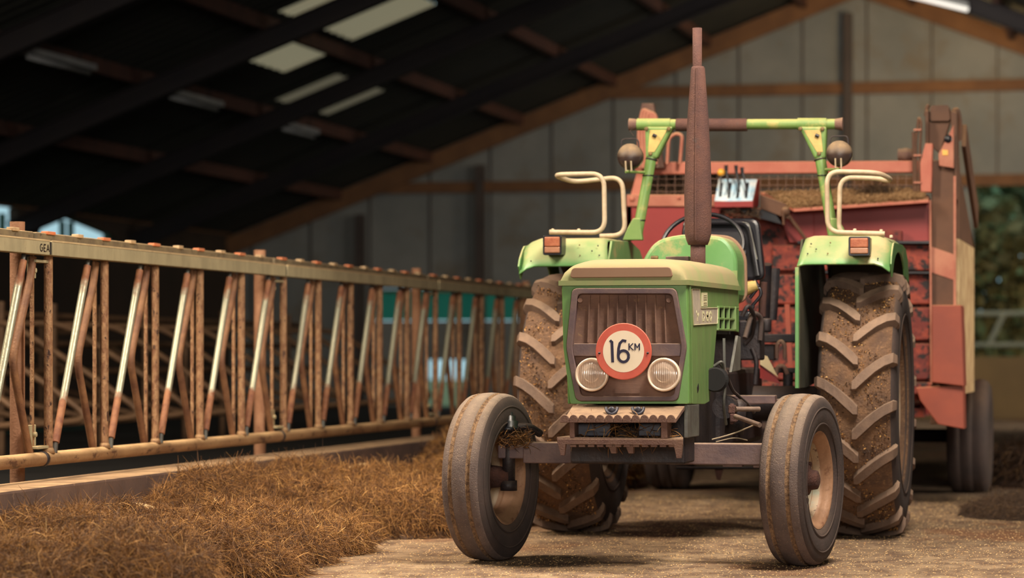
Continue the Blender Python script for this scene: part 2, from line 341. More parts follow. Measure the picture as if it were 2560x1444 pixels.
def armmat():   # polished by the cows' necks in the middle, rusty towards both ends
    m = mk('polished_arm', rgb(150, 100, 66), rgb(112, 64, 44), 16, 0.6, 0.1, 0.2, 80)
    nt = m.node_tree; N = nt.nodes; L = nt.links; b = N['Principled BSDF']
    base = b.inputs['Base Color'].links[0].from_socket
    tc = N.new('ShaderNodeTexCoord'); sp = N.new('ShaderNodeSeparateXYZ'); L.new(tc.outputs['Object'], sp.inputs[0])
    nz = N.new('ShaderNodeTexNoise'); nz.inputs['Scale'].default_value = 18; L.new(tc.outputs['Object'], nz.inputs['Vector'])
    ad = N.new('ShaderNodeMath'); ad.operation = 'MULTIPLY_ADD'; L.new(nz.outputs['Fac'], ad.inputs[0]); ad.inputs[1].default_value = 0.14; L.new(sp.outputs[2], ad.inputs[2])
    a = N.new('ShaderNodeMapRange'); L.new(ad.outputs[0], a.inputs[0]); a.inputs[1].default_value = 0.86; a.inputs[2].default_value = 0.89
    c = N.new('ShaderNodeMapRange'); L.new(ad.outputs[0], c.inputs[0]); c.inputs[1].default_value = 1.44; c.inputs[2].default_value = 1.50; c.inputs[3].default_value = 1; c.inputs[4].default_value = 0
    mu = N.new('ShaderNodeMath'); mu.operation = 'MULTIPLY'; L.new(a.outputs[0], mu.inputs[0]); L.new(c.outputs[0], mu.inputs[1])
    mx = N.new('ShaderNodeMix'); mx.data_type = 'RGBA'; L.new(mu.outputs[0], mx.inputs[0]); L.new(base, mx.inputs[6]); mx.inputs[7].default_value = rgb(160, 156, 134)
    L.new(mx.outputs[2], b.inputs['Base Color'])
    r = N.new('ShaderNodeMapRange'); L.new(mu.outputs[0], r.inputs[0]); r.inputs[3].default_value = 0.7; r.inputs[4].default_value = 0.42; L.new(r.outputs[0], b.inputs['Roughness'])
    me = N.new('ShaderNodeMath'); me.operation = 'MULTIPLY'; L.new(mu.outputs[0], me.inputs[0]); me.inputs[1].default_value = 0.55; L.new(me.outputs[0], b.inputs['Metallic'])
    return m
M['arm'] = armmat()

def strandmat(name, cols):
    m = bpy.data.materials.new(name); m.use_nodes = True; nt = m.node_tree; N = nt.nodes; L = nt.links; b = N['Principled BSDF']
    at = N.new('ShaderNodeAttribute'); at.attribute_name = 'shade'
    cr = N.new('ShaderNodeValToRGB'); els = cr.color_ramp.elements
    els[0].position = 0; els[0].color = cols[0]; els[1].position = 1; els[1].color = cols[-1]
    for i, c in enumerate(cols[1:-1]):
        e = els.new((i+1)/(len(cols)-1)); e.color = c
    L.new(at.outputs['Fac'], cr.inputs[0]); L.new(cr.outputs[0], b.inputs['Base Color']); b.inputs['Roughness'].default_value = 0.7
    return m
M['hay'] = strandmat('hay_strands', [rgb(46, 27, 14), rgb(102, 65, 31), rgb(158, 109, 54), rgb(210, 158, 89), rgb(244, 210, 150)])
M['palehay'] = strandmat('pale_hay_strands', [rgb(110, 80, 50), rgb(160, 122, 82), rgb(190, 152, 108), rgb(214, 180, 134)])
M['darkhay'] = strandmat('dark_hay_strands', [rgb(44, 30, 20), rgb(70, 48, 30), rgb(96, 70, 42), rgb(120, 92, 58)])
M['leaf'] = strandmat('leaves', [rgb(70, 84, 50), rgb(104, 100, 58), rgb(126, 120, 72), rgb(110, 150, 118)])
M['leafolive'] = strandmat('olive_leaves', [rgb(84, 78, 44), rgb(120, 108, 62), rgb(140, 128, 80), rgb(120, 150, 110)])
M['chaff'] = strandmat('chaff_bits', [rgb(110, 78, 48), rgb(170, 130, 82), rgb(214, 178, 122), rgb(236, 206, 156)])

def translucent(name, c, t=0.6):
    m = bpy.data.materials.new(name); m.use_nodes = True; nt = m.node_tree; N = nt.nodes; L = nt.links
    d = N.new('ShaderNodeBsdfDiffuse'); d.inputs[0].default_value = c; tr = N.new('ShaderNodeBsdfTranslucent'); tr.inputs[0].default_value = c
    mx = N.new('ShaderNodeMixShader'); mx.inputs[0].default_value = t; L.new(d.outputs[0], mx.inputs[1]); L.new(tr.outputs[0], mx.inputs[2]); L.new(mx.outputs[0], N['Material Output'].inputs[0]); return m
M['rooflight'] = translucent('roof_light_sheet', rgb(224, 180, 142), 0.62)
M['rooflight_dirty'] = translucent('dirty_roof_light_sheet', rgb(160, 128, 102), 0.6)
M['tealcurtain'] = translucent('teal_curtain', rgb(60, 140, 120), 0.5)
def glassmat():
    m = bpy.data.materials.new('lamp_glass'); m.use_nodes = True; nt = m.node_tree; N = nt.nodes; L = nt.links
    t = N.new('ShaderNodeBsdfTransparent'); t.inputs[0].default_value = (0.93, 0.88, 0.84, 1); g = N.new('ShaderNodeBsdfGlossy'); g.inputs['Roughness'].default_value = 0.15
    d = N.new('ShaderNodeBsdfDiffuse'); d.inputs[0].default_value = rgb(232, 208, 186)
    tc = N.new('ShaderNodeTexCoord'); w = N.new('ShaderNodeTexWave'); w.inputs['Scale'].default_value = 32; L.new(tc.outputs['Object'], w.inputs[0])
    bp = N.new('ShaderNodeBump'); bp.inputs['Strength'].default_value = 0.5; bp.inputs['Distance'].default_value = 0.004; L.new(w.outputs['Fac'], bp.inputs['Height']); L.new(bp.outputs[0], g.inputs['Normal']); L.new(bp.outputs[0], d.inputs['Normal'])
    m1 = N.new('ShaderNodeMixShader'); m1.inputs[0].default_value = 0.22; L.new(t.outputs[0], m1.inputs[1]); L.new(g.outputs[0], m1.inputs[2])
    m2 = N.new('ShaderNodeMixShader'); m2.inputs[0].default_value = 0.38; L.new(m1.outputs[0], m2.inputs[1]); L.new(d.outputs[0], m2.inputs[2])
    L.new(m2.outputs[0], N['Material Output'].inputs[0]); return m
M['glass'] = glassmat()
def emis(name, c, s):
    m = bpy.data.materials.new(name); m.use_nodes = True; N = m.node_tree.nodes; e = N.new('ShaderNodeEmission'); e.inputs[0].default_value = c; e.inputs[1].default_value = s
    m.node_tree.links.new(e.outputs[0], N['Material Output'].inputs[0]); return m
M['lamplit'] = emis('lit_tube', (1.0, 0.92, 0.8, 1), 1.4)

# ------------------------------------------------------------------ barn shell
XL, XR, XRIDGE, ZR, SL = -16.0, 6.5, -4.73, 7.49, 0.385
YB, YF = 48.0, -6.0
def roofz(x): return ZR-SL*abs(x-XRIDGE)
structure(MB().bb((XL-0.1, YF-6, -0.2), (XR+0.1, YB+0.1, 0.0)), 'floor', M['floor'], 'worn brown concrete floor of the feed alley strewn with chaff', 'floor')

def corrugated(x0, x1, y0, y1, pitch=0.33, off=0.0):
    """roof sheet from x0 to x1 on the roof slope with ribs running down the slope"""
    mb = MB(); ys = []; y = y0
    while y < y1-1e-6:
        for d, h in ((0, 0), (0.12, 0), (0.16, 0.045), (0.22, 0.045), (0.26, 0)):
            if y+d < y1: ys.append((y+d, h))
        y += pitch
    ys.append((y1, 0)); vs = []; fs = []
    for (y, h) in ys: vs += [(x0, y, roofz(x0)+h+off), (x1, y, roofz(x1)+h+off)]
    for i in range(len(ys)-1): fs.append((2*i, 2*i+1, 2*i+3, 2*i+2))
    mb.add(vs, fs); return mb
def merge(dst, src): dst.add(src.v, src.f); return dst
RAFT = [3.9, 8.75, 13.6, 18.5, 23.4, 28.25, 33.1, 37.95, 42.8]
# translucent sheets, the last two unseen and added for top light: (x0, x1, y0, y1)
SKY = [(-11.5, -10.72, 34.0, 36.8), (-10.48, -9.3, 33.3, 36.6), (-12.1, -11.2, 38.3, 40.9), (-1.6, -0.2, 8.9, 16.0), (-11.5, -10.1, 8.9, 13.5)]
xs = sorted(set([XL-0.02, XRIDGE, XR+0.5]+[q for s in SKY for q in s[:2]])); ysb = sorted(set([YF, YB+0.3]+[q for s in SKY for q in s[2:]]))
roofmb = MB()
for i in range(len(xs)-1):
    # merge runs of solid cells along y
    run = None
    for j in range(len(ysb)-1):
        cx_, cy_ = (xs[i]+xs[i+1])/2, (ysb[j]+ysb[j+1])/2
        hole = any(s[0] < cx_ < s[1] and s[2] < cy_ < s[3] for s in SKY)
        if not hole: merge(roofmb, corrugated(xs[i], xs[i+1], ysb[j], ysb[j+1]))
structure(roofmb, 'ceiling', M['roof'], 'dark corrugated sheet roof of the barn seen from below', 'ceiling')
for k, s in enumerate(SKY):
    structure(corrugated(*s), 'window_%d' % (k+1), M['rooflight_dirty' if k == 2 else 'rooflight'], ('pale roof-light sheet in the dark roof', 'narrow pale roof-light sheet above it', 'dim roof-light sheet further down the barn', 'added unseen roof-light sheet above the alley', 'added unseen roof-light sheet above the pens')[k], 'roof light')
for k, y in enumerate(RAFT):
    mb = MB()
    for xa, xb in ((XL, XRIDGE), (XRIDGE, XR)):
        za, zb = roofz(xa)-0.22, roofz(xb)-0.22
        for dz, w in ((0.0, 0.18), (-0.26, 0.18)): mb.bar((xa, y, za+dz), (xb, y, zb+dz), w, 0.02)
        mb.bar((xa, y, za-0.13), (xb, y, zb-0.13), 0.02, 0.26)
    structure(mb, 'trim_%d' % (k+1), M['beam'], 'dark steel roof rafter, number %d from the camera end' % (k+1), 'rafter')
k = 20
for x in (-13.9, -12.25, -10.6, -8.95, -7.3, -5.65, -3.8, -2.15, -0.5, 1.15, 2.8, 4.45):
    k += 1; z = roofz(x)-0.11
    structure(MB().bb((x-0.05, YF, z-0.1), (x+0.05, YB, z+0.08)), 'trim_%d' % k, M['purlin'], 'brown timber purlin running the length of the roof', 'purlin')

# back gable wall with openings: a door with teal curtain on the left, the open gateway on the right
def wallpoly(x0, x1, z0, ztop=None):
    pts = [(x0, YB, z0), (x1, YB, z0)]
    if ztop is None:
        pts.append((x1, YB, roofz(x1)))
        if x0 < XRIDGE < x1: pts.append((XRIDGE, YB, ZR))
        pts.append((x0, YB, roofz(x0)))
    else: pts += [(x1, YB, ztop), (x0, YB, ztop)]
    return MB().prism(pts, (0, 0.15, 0))
DX0, DX1 = P(935, 800, y=YB).x, P(1300, 800, y=YB).x      # high opening with the teal curtain
EX0, EX1 = P(1068, 1000, y=YB).x, P(1165, 1000, y=YB).x      # low doorway
GX0, GX1, GZ = -2.82, 3.2, 4.05   # open gateway
wb = wallpoly(XL, DX0, 0); merge(wb, wallpoly(DX0, DX1, 2.18)); merge(wb, wallpoly(DX0, EX0, 0, 1.6)); merge(wb, wallpoly(EX0, EX1, 0.92, 1.6)); merge(wb, wallpoly(EX1, DX1, 0, 1.6)); merge(wb, wallpoly(DX1, GX0, 0)); merge(wb, wallpoly(GX0, GX1, GZ)); merge(wb, wallpoly(GX1, XR, 0))
structure(wb, 'wall_back', M['wallpanel'], 'grey panelled gable wall at the far end of the barn', 'wall')
mb = MB()
x = XL+0.4
while x < XR:
    zt = roofz(x)-0.1
    z0 = GZ if GX0 < x < GX1 else (2.2 if DX0 < x < DX1 else 0)
    mb.bb((x-0.014, YB-0.02, z0), (x+0.014, YB, zt)); x += 1.1
structure(mb, 'trim_50', M['column'], 'dark vertical joint strips of the grey gable wall', 'trim')
for k, (z, x0, x1) in enumerate(((5.55, -9.6, 0.2), (3.95, -13.4, XR))):
    structure(MB().bb((x0, YB-0.14, z-0.09), (x1, YB-0.03, z+0.1)), 'trim_%d' % (51+k), M['girt'], ('upper', 'lower')[k]+' brown horizontal girt across the grey gable wall', 'girt')
for k, x in enumerate((P(905, 800, y=YB).x, P(1205, 600, y=YB).x, P(2122, 500, y=YB).x, 3.3)):
    structure(MB().bb((x-0.07, YB-0.22, 0), (x+0.07, YB-0.02, roofz(x)-0.6)), 'trim_%d' % (55+k), M['column'], 'dark steel column against the gable wall, number %d from the pens' % (k+1), 'column')
mb = MB()
for xa, xb in ((XL, XRIDGE), (XRIDGE, XR)): mb.bar((xa, YB-0.2, roofz(xa)-0.22), (xb, YB-0.2, roofz(xb)-0.22), 0.10, 0.30)  # brown colour stands in for the lit roof underside of the last bay
structure(mb, 'trim_60', M['girt'], 'brown beam along the gable top, also standing in for lit roof underside', 'trim')
# left side wall: low wall, open strip under the eave with green posts
wl = MB(); EZ = roofz(XL)
wl.bb((XL-0.15, YF, 0), (XL, YB, 2.6))
def wlp(pts): wl.prism([(XL, y, z) for y, z in pts], (-0.15, 0, 0))
wlp([(YF, 2.6), (37.2, 2.6), (37.2, EZ), (YF, EZ)])
wlp([(38.25, 2.6), (38.85, 2.6), (39.35, 3.13), (40.1, 3.13), (42.0, 2.93), (42.35, 2.84), (42.35, 2.6), (42.5, 2.6), (42.5, 2.8), (43.0, 2.8), (43.0, 2.6), (44.5, 2.6), (44.9, 2.82), (45.2, 2.88), (45.2, 2.6), (YB, 2.6), (YB, EZ), (38.25, EZ)])
structure(wl, 'wall_left', M['darkwall'], 'low side wall behind the cow pens with an open strip under the eave', 'wall')
k = 70
for y in (37.55, 37.85, 40.15, 40.5, 42.0):
    k += 1; structure(MB().bb((XL-0.12, y-0.035, 2.1), (XL-0.04, y+0.035, EZ-0.1)), 'trim_%d' % k, M['greenpost'], 'thin dark green post in the opening under the left eave', 'post')
structure(MB().bb((XL-0.1, 35.2, EZ-0.0), (XL+0.05, YB, EZ+0.1)), 'trim_80', M['girt'], 'brown timber plate along the left eave', 'trim')
wr = MB().bb((XR, YF, 0), (XR+0.15, 18.0, roofz(XR)+0.1)); wr.bb((XR, 21.5, 0), (XR+0.15, YB, roofz(XR)+0.1)); wr.bb((XR, 18.0, 2.9), (XR+0.15, 21.5, roofz(XR)+0.1))  # gap in this wall added for the side fill lamp
structure(wr, 'wall_right', M['claywall'], 'side wall on the alley side of the barn', 'wall')
# front gable: unseen, with a wide doorway opened in it for front light
wf = MB()
for (x0, x1, z0) in ((XL, -5.0, 0), (-5.0, 5.0, 5.2), (5.0, XR, 0)):
    pts = [(x0, YF, z0), (x1, YF, z0), (x1, YF, roofz(x1))]+([(XRIDGE, YF, ZR)] if x0 < XRIDGE < x1 else [])+[(x0, YF, roofz(x0))]
    wf.prism(pts, (0, -0.15, 0))
structure(wf, 'wall_front', M['wallpanel'], 'unseen gable wall with a doorway added for light behind the camera', 'wall')

# kerb and pen floor
structure(MB().bb((-5.62, YF, 0), (-5.3, 40, 0.373)), 'trim_90', M['kerb'], 'long concrete kerb under the feed fence, dusty on top', 'kerb', 0.015)
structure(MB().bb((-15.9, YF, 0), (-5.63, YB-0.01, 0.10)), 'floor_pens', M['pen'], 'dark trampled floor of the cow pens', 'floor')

# ceiling lamps hanging from the purlins
def lampthing(u, v, x, L, lab, lit=False, sc=1.0):
    p = P(u, v, x=x); e = empty('ceiling_lamp', p, lab, 'lamp', 'tube lamps under the roof')
    MB().bb((p.x-0.09*sc, p.y-L/2, p.z), (p.x+0.09*sc, p.y+L/2, p.z+0.07)).build('housing', M['lampwhite'], e)
    MB().cyl((p.x, p.y-L/2+0.03, p.z-0.03), (p.x, p.y+L/2-0.03, p.z-0.03), 0.03, 10).build('tube', M['lamplit'] if lit else M['lampwhite'], e)
    MB().cyl((p.x, p.y-L/3, p.z+0.05), (p.x, p.y-L/3, roofz(p.x)-0.1), 0.01, 6).cyl((p.x, p.y+L/3, p.z+0.05), (p.x, p.y+L/3, roofz(p.x)-0.1), 0.01, 6).build('hanger', M['beam'], e)
    return e
lampthing(148, 156, -12.0, 1.9, 'unlit tube lamp under the roof, leftmost, nearest the camera')
lampthing(485, 252, -12.0, 1.9, 'unlit tube lamp under the roof, between the leftmost and the third')
lampthing(745, 326, -12.0, 1.6, 'pale unlit tube lamp furthest along the row under the roof')
LA, LB = P(2250, -18, y=42.4), P(2420, 24, y=42.4)
e = empty('ceiling_lamp', (LA+LB)/2, 'lit tube lamp high at the right on the roof slope', 'lamp', 'tube lamps under the roof')
MB().bar(LA+Vector((0, 0, 0.06)), LB+Vector((0, 0, 0.06)), 0.2, 0.07).build('housing', M['lampwhite'], e)
MB().tube([LA, LB], 0.035, 10).build('tube', M['lamplit'], e)
MB().tube([LA+Vector((0.2, 0, 0.05)), LA+Vector((0.2, 0, 0.5))], 0.01, 6).tube([LB+Vector((-0.2, 0, 0.05)), LB+Vector((-0.2, 0, 0.5))], 0.01, 6).build('hanger', M['beam'], e)

# ------------------------------------------------------------------ outside
structure(MB().bb((XL-0.2, YB+0.4, -0.3), (40, 110, -0.02)), 'ground_outside', M['grass'], 'grass beyond the gateway', 'ground')
structure(MB().bb((-80, 20, -0.3), (XL-0.2, 110, -0.02)), 'ground_side', M['grass'], 'grass beyond the left side wall', 'ground')
def leaves(name, centres, n, size, mat, parent=None, seed=1):
    r = np.random.default_rng(seed); V = []; Fs = []; sh = []
    for i in range(n):
        c, rad = centres[r.integers(len(centres))]
        d = r.normal(size=3); d /= np.linalg.norm(d); p = np.array(c)+d*rad*(0.55+0.45*r.random())
        a = r.normal(size=3); a /= np.linalg.norm(a); b = np.cross(a, r.normal(size=3)); b /= np.linalg.norm(b)
        s = size*(0.6+0.8*r.random()); k = len(V)
        V += [tuple(p-a*s), tuple(p+b*s*0.45), tuple(p+a*s), tuple(p-b*s*0.45)]; Fs.append((k, k+1, k+2, k+3)); q = r.random(); sh += [q]*4
    me = bpy.data.meshes.new(name); o0 = ORG.get(parent.name, (0, 0, 0)) if parent else (0, 0, 0)
    me.from_pydata([(v[0]-o0[0], v[1]-o0[1], v[2]-o0[2]) for v in V], [], Fs); at = me.attributes.new('shade', 'FLOAT', 'POINT'); at.data.foreach_set('value', sh)
    me.materials.append(mat); o = bpy.data.objects.new(name, me); COL.objects.link(o); o.parent = parent; return o
def tree(x, y, h, rad, lab, seed):
    e = empty('leafy_tree', (x, y, -0.02), lab, 'tree', 'trees beyond the gateway')
    mb = MB().tube([(x, y, -0.02), (x+0.1, y, h*0.3), (x-0.1, y+0.1, h*0.6)], [0.22, 0.17, 0.08], 8)
    r = random.Random(seed)
    for i in range(5): mb.tube([(x, y, h*(0.25+0.08*i)), (x+r.uniform(-1, 1)*rad*0.7, y+r.uniform(-1, 1)*rad*0.7, h*(0.5+0.1*i))], [0.08, 0.03], 6)
    mb.build('trunk', M['bark'], e)
    cs = [((x+r.uniform(-1, 1)*rad*0.7, y+r.uniform(-1, 1)*rad*0.7, h*r.uniform(0.25, 0.95)), rad*r.uniform(0.4, 0.65)) for i in range(16)]
    leaves('foliage', cs, 10000, 0.19, M['leaf'], e, seed)
tree(-1.9, 57, 7.0, 2.2, 'leafy green tree seen through the gateway behind the pale gate', 3)
tree(4.6, 61.5, 7.5, 2.2, 'leafy tree beyond the gateway, partly out of view on the far side', 5)
tree(-6.6, 64, 7.5, 2.2, 'leafy tree seen through the wire mesh above the red wagon', 8)
e = empty('hedge', (0, 51.3, -0.02), 'dense olive hedge across the view right behind the pale gate', 'hedge')
leaves('foliage', [((-4.2+0.55*i, 51.3+0.2*math.sin(i*2.1), 0.7+(i%3)*1.1+0.3*math.sin(i)), 1.0) for i in range(20)]*1, 16000, 0.19, M['leafolive'], e, 61)
MB().tube([(-3.5, 51.3, 0), (-3.4, 51.2, 2.2)], 0.06, 6).build('stem', M['bark'], e); MB().tube([(0.4, 51.3, 0), (0.3, 51.2, 2.2)], 0.06, 6).build('stem', M['bark'], e)
# pale gate outside and a low brown wall
e = empty('field_gate', (-0.4, 49.2, 0), 'pale tubular gate standing in the open gateway before the trees', 'gate')
for z in (0.55, 1.18, 1.72): MB().tube([(-3.0, 49.2, z), (3.1, 49.2, z)], 0.045, 8).build('rail', M['whitegate'], e)
for x in (-3.0, 3.1): MB().tube([(x, 49.2, 0), (x, 49.2, 1.75)], 0.05, 8).build('post', M['whitegate'], e)
MB().tube([(-2.6, 49.2, 1.18), (-2.35, 49.2, 1.72)], 0.05, 8).build('brace', M['whitegate'], e)
MB().tube([(-1.7, 49.2, 1.18), (-1.45, 49.2, 1.72)], 0.05, 8).build('brace', M['whitegate'], e)
tag(MB().bb((-3.6, 44.0, 0), (2.4, 44.25, 0.98)).build('retaining_wall', M['claywall'], None, 0.02), 'low brown wall in front of the pale gate', 'low wall')
# neighbouring shed beyond the left wall
e = empty('neighbouring_shed', (-47, 78, 0), 'dark shed with a sloping roof edge seen through the left eave opening', 'building')
MB().bb((-55, 74, 0), (-40, 84, 3.0)).build('wall', M['shed'], e)
MB().prism([(-56, 73.5, 3.0), (-39, 73.5, 3.0), (-47.5, 73.5, 4.6)], (0, 15, 0)).build('roof', M['shed'], e)
# teal curtain in the back door
e = empty('door_curtain', (-11.8, YB+0.05, 0), 'teal plastic curtain hanging in the far doorway behind the feed fence', 'curtain')
pts = [(DX0+0.02+i*(DX1-DX0)*0.98/29, YB+0.07+0.02*math.sin(i*1.3)) for i in range(30)]
vs = []; fs = []
for i, (x, y) in enumerate(pts): vs += [(x, y, 1.62), (x, y, 2.16)]
for i in range(len(pts)-1): fs.append((2*i, 2*i+2, 2*i+3, 2*i+1))
MB().add(vs, fs, True).build('sheet', M['tealcurtain'], e)
MB().cyl((DX0, YB+0.07, 2.14), (DX1, YB+0.07, 2.14), 0.03, 8).build('rail', M['galv'], e)

# ------------------------------------------------------------------ cow stalls behind the feed fence
def divider():
    e = empty('stall_divider', (0, 0, 0), None, 'stall divider', 'stall dividers in the dark cow pen')
    z0 = 0.10
    MB().tube([(-0.9, 0, z0), (-0.9, 0, 1.5)], 0.035, 8).build('post', M['stall'], e)
    MB().tube(arc_path([(-0.9, 0, 1.30), (-0.3, 0, 1.30), (0.55, 0, 0.78), (0.95, 0, 0.5), (0.1, 0, 0.42), (-0.9, 0, 0.62)], 0.18), 0.028, 8).build('loop', M['stall'], e)
    return e
d0 = divider(); first = True
ROWS = ((-9.2, 'first'), (-12.6, 'second'))
for (rx, nm) in ROWS:
    n = 0
    for i in range(13 if rx > -10 else 7):
        y = 17.5+1.25*i*(1 if rx > -10 else 2)+(0.5 if rx < -10 else 0); n += 1
        o = d0 if first else copy_tree(d0); first = False
        o.location = (rx, y, 0)
        o['group'] = 'stall dividers of the %s row behind the feed fence' % nm
        o['label'] = 'dull bent-tube stall divider, %s from the camera end of the %s row in the pen' % (('first', 'second', 'third', 'fourth', 'fifth', 'sixth', 'seventh', 'eighth', 'ninth', 'tenth', 'eleventh', 'twelfth', 'thirteenth')[i], nm)
    r = empty('stall_rail', (rx-0.9, 25, 0.1), 'long dull horizontal tubes along the %s row of stalls' % nm, 'rail')
    for z in (0.85, 1.12, 1.38): MB().tube([(rx-0.95, 16.8, z), (rx-0.95, 34.0, z)], 0.032, 8).build('tube', M['stall'], r)
    mt = MB().bb((rx-1.2, 17, 0.09), (rx-0.2, 33.5, 0.13))
    if rx < -10: tag(mt.build('stall_mat', M['teal'], None, 0.01), 'teal rubber mat along the %s row of stalls' % nm, 'mat')

# ------------------------------------------------------------------ feed fence
XF = -5.6; LM = 4.10; YJ = 13.66
def fence_panel():
    e = empty('feed_fence_panel', (XF, 0, 0), None, 'feed fence', 'feed fence panels along the kerb'); x = XF
    MB().bb((x+0.0, 0.02, 1.539), (x+0.07, LM-0.02, 1.615)).build('top_rail', M['galv'], e, 0.004)
    MB().bb((x+0.006, LM-0.022, 1.545), (x+0.062, LM+0.022, 1.608)).build('rail_joint', M['voidblack'], e)
    MB().bar((x+0.068, 0.02, 1.614), (x+0.068, LM-0.02, 1.614), 0.008, 0.008).build('rail_lip', M['kerbdust'], e)
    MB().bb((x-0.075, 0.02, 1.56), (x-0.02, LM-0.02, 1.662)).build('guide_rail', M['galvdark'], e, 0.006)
    MB().tube([(x+0.02, 0.015, 0.482), (x+0.02, LM-0.015, 0.482)], 0.036, 16).build('bottom_rail', M['pipe'], e)
    MB().lathe([(0, 0.03), (0, 0.041), (0.03, 0.041), (0.03, 0.03)], (x+0.02, LM-0.02, 0.482), (0, 1, 0), 16).build('coupling', M['dark'], e)
    def pr(u, v, dx): q_ = P(u, v, x=XF+dx); return (XF+dx, q_.y-YJ, q_.z)
    u0 = pr(112, 800, 0.02)[1]
    aT, aB, bT, bM, bK, bB, sT = pr(210, 664, 0.035), pr(130, 1106, 0.035), pr(231, 655, 0.0), pr(226, 705, 0.0), pr(184, 900, 0.0), pr(224, 1122, 0.0), pr(229, 800, -0.02)
    for i, oy in enumerate((0.08, 0.89, 1.70, 2.49, 3.29)):
        nxt = oy+0.81
        def at(p, e_=0.0): return (p[0], p[1]-u0+oy+e_, p[2])
        MB().tube([(x+0.02, oy, 0.5), (x+0.02, oy, 1.55)], 0.0235, 12).build('upright', M['rusttube'], e)
        MB().lathe([(0, 0.026), (0.0, 0.036), (0.02, 0.03), (0.03, 0.025)], (x+0.02, oy, 0.508), (0, 0, 1), 12).build('weld_collar', M['pipe'], e)
        MB().tube([at(aT), at(aB)], 0.0205, 12).build('locking_arm', M['arm'], e)
        MB().tube([at(aB), (x+0.035, at(aB)[1]-0.01, 0.51)], 0.014, 10).build('arm_foot', M['greymetal'], e)
        MB().tube([at(aT), (x+0.03, at(aT)[1]+0.03, 1.56)], 0.012, 8).build('arm_pivot', M['greymetal'], e)
        MB().tube(arc_path([at(bT), at(bM), at(bK), at(bB)], 0.08, 4), 0.0205, 12).build('neck_bar', M['rusttube2'], e)
        MB().bb((x-0.03, at(sT)[1]-0.008, 0.5), (x-0.012, at(sT)[1]+0.008, 1.56)).build('stay', M['rusttube'], e)
        MB().bb((x-0.05, oy+0.07, 1.655), (x-0.01, oy+0.18, 1.672)).build('catch', M['knob'], e, 0.003)
        MB().bb((x-0.05, oy+0.50, 1.655), (x-0.01, oy+0.58, 1.674)).build('catch', M['knob2'], e, 0.003)
    MB().bb((x-0.03, -0.09, 1.42), (x-0.015, 0.0, 1.53)).bb((x-0.03, -0.1, 1.50), (x+0.03, 0.06, 1.515)).cyl((x-0.015, -0.045, 1.46), (x+0.005, -0.045, 1.46), 0.014, 8).build('upper_bracket', M['galv'], e, 0.003)
    MB().bb((x-0.03, -0.08, 0.55), (x-0.015, 0.0, 0.66)).bb((x-0.03, -0.08, 0.535), (x+0.03, 0.08, 0.55)).cyl((x-0.015, -0.04, 0.61), (x+0.005, -0.04, 0.61), 0.014, 8).build('lower_bracket', M['galv'], e, 0.003)
    return e
fp = fence_panel()
labs = ['feed fence panel nearest the camera, cut by the left edge, lettered GEA',
        'first full panel of the rusty feed fence, five leaning arms, left of its second post',
        'feed fence panel in the middle of the row, between the second and third posts',
        'feed fence panel running behind the left front wheel, after the third post',
        'far end panel of the feed fence, mostly hidden by the tractor']
for i in range(5):
    o = fp if i == 0 else copy_tree(fp)
    o.location = (XF, YJ+(i-1)*LM, 0); o['label'] = labs[i]
    if i == 0: fp0 = o
# lettering on the end of the nearest panel's rail
def strokes(mb, segs, org, ex, ez, w, off, nrm):
    for s in segs: mb.ribbon([Vector(org)+Vector(ex)*a+Vector(ez)*b for a, b in s], w, off, nrm)
def arc2(cx_, cy_, rx, ry, a0, a1, n=14): return [(cx_+rx*math.cos(math.radians(a0+(a1-a0)*i/n)), cy_+ry*math.sin(math.radians(a0+(a1-a0)*i/n))) for i in range(n+1)]
mb = MB(); g = [arc2(0.35, 0.5, 0.35, 0.5, 60, 330), [(0.68, 0.25), (0.68, 0.5), (0.42, 0.5)]]
E_ = [[(1.0, 0), (1.0, 1)], [(1.0, 0.02), (1.5, 0.02)], [(1.0, 0.5), (1.4, 0.5)], [(1.0, 0.98), (1.5, 0.98)]]; A_ = [[(1.75, 0), (2.1, 1)], [(2.1, 1), (2.45, 0)], [(1.85, 0.35), (2.35, 0.35)]]
strokes(mb, [[(a*0.05, b*0.036) for a, b in s] for s in g+E_+A_], (XF+0.0705, YJ-0.155, 1.556), (0, 1, 0), (0, 0, 1), 0.006, (0.0015, 0, 0), (1, 0, 0))
lt = mb.build('lettering', M['black'], None, org=(XF, YJ-LM, 0)); lt.location = (0, 0, 0); lt.parent = fp0
for i in range(5):
    y = YJ+(i-0)*LM
    o = MB().tube([(XF-0.115, y-0.01, 0.10), (XF-0.115, y-0.01, 1.715)], 0.039, 16).build('fence_post', M['post'], None)
    tag(o, ['stout rusty post at the left edge carrying the feed fence', 'second stout rusty post of the feed fence, left of the middle', 'third stout rusty post of the feed fence, left of the tractor',
            'fourth post of the feed fence hidden by the tractor tyre', 'last post of the feed fence behind the tractor'][i], 'post', 'posts of the feed fence')

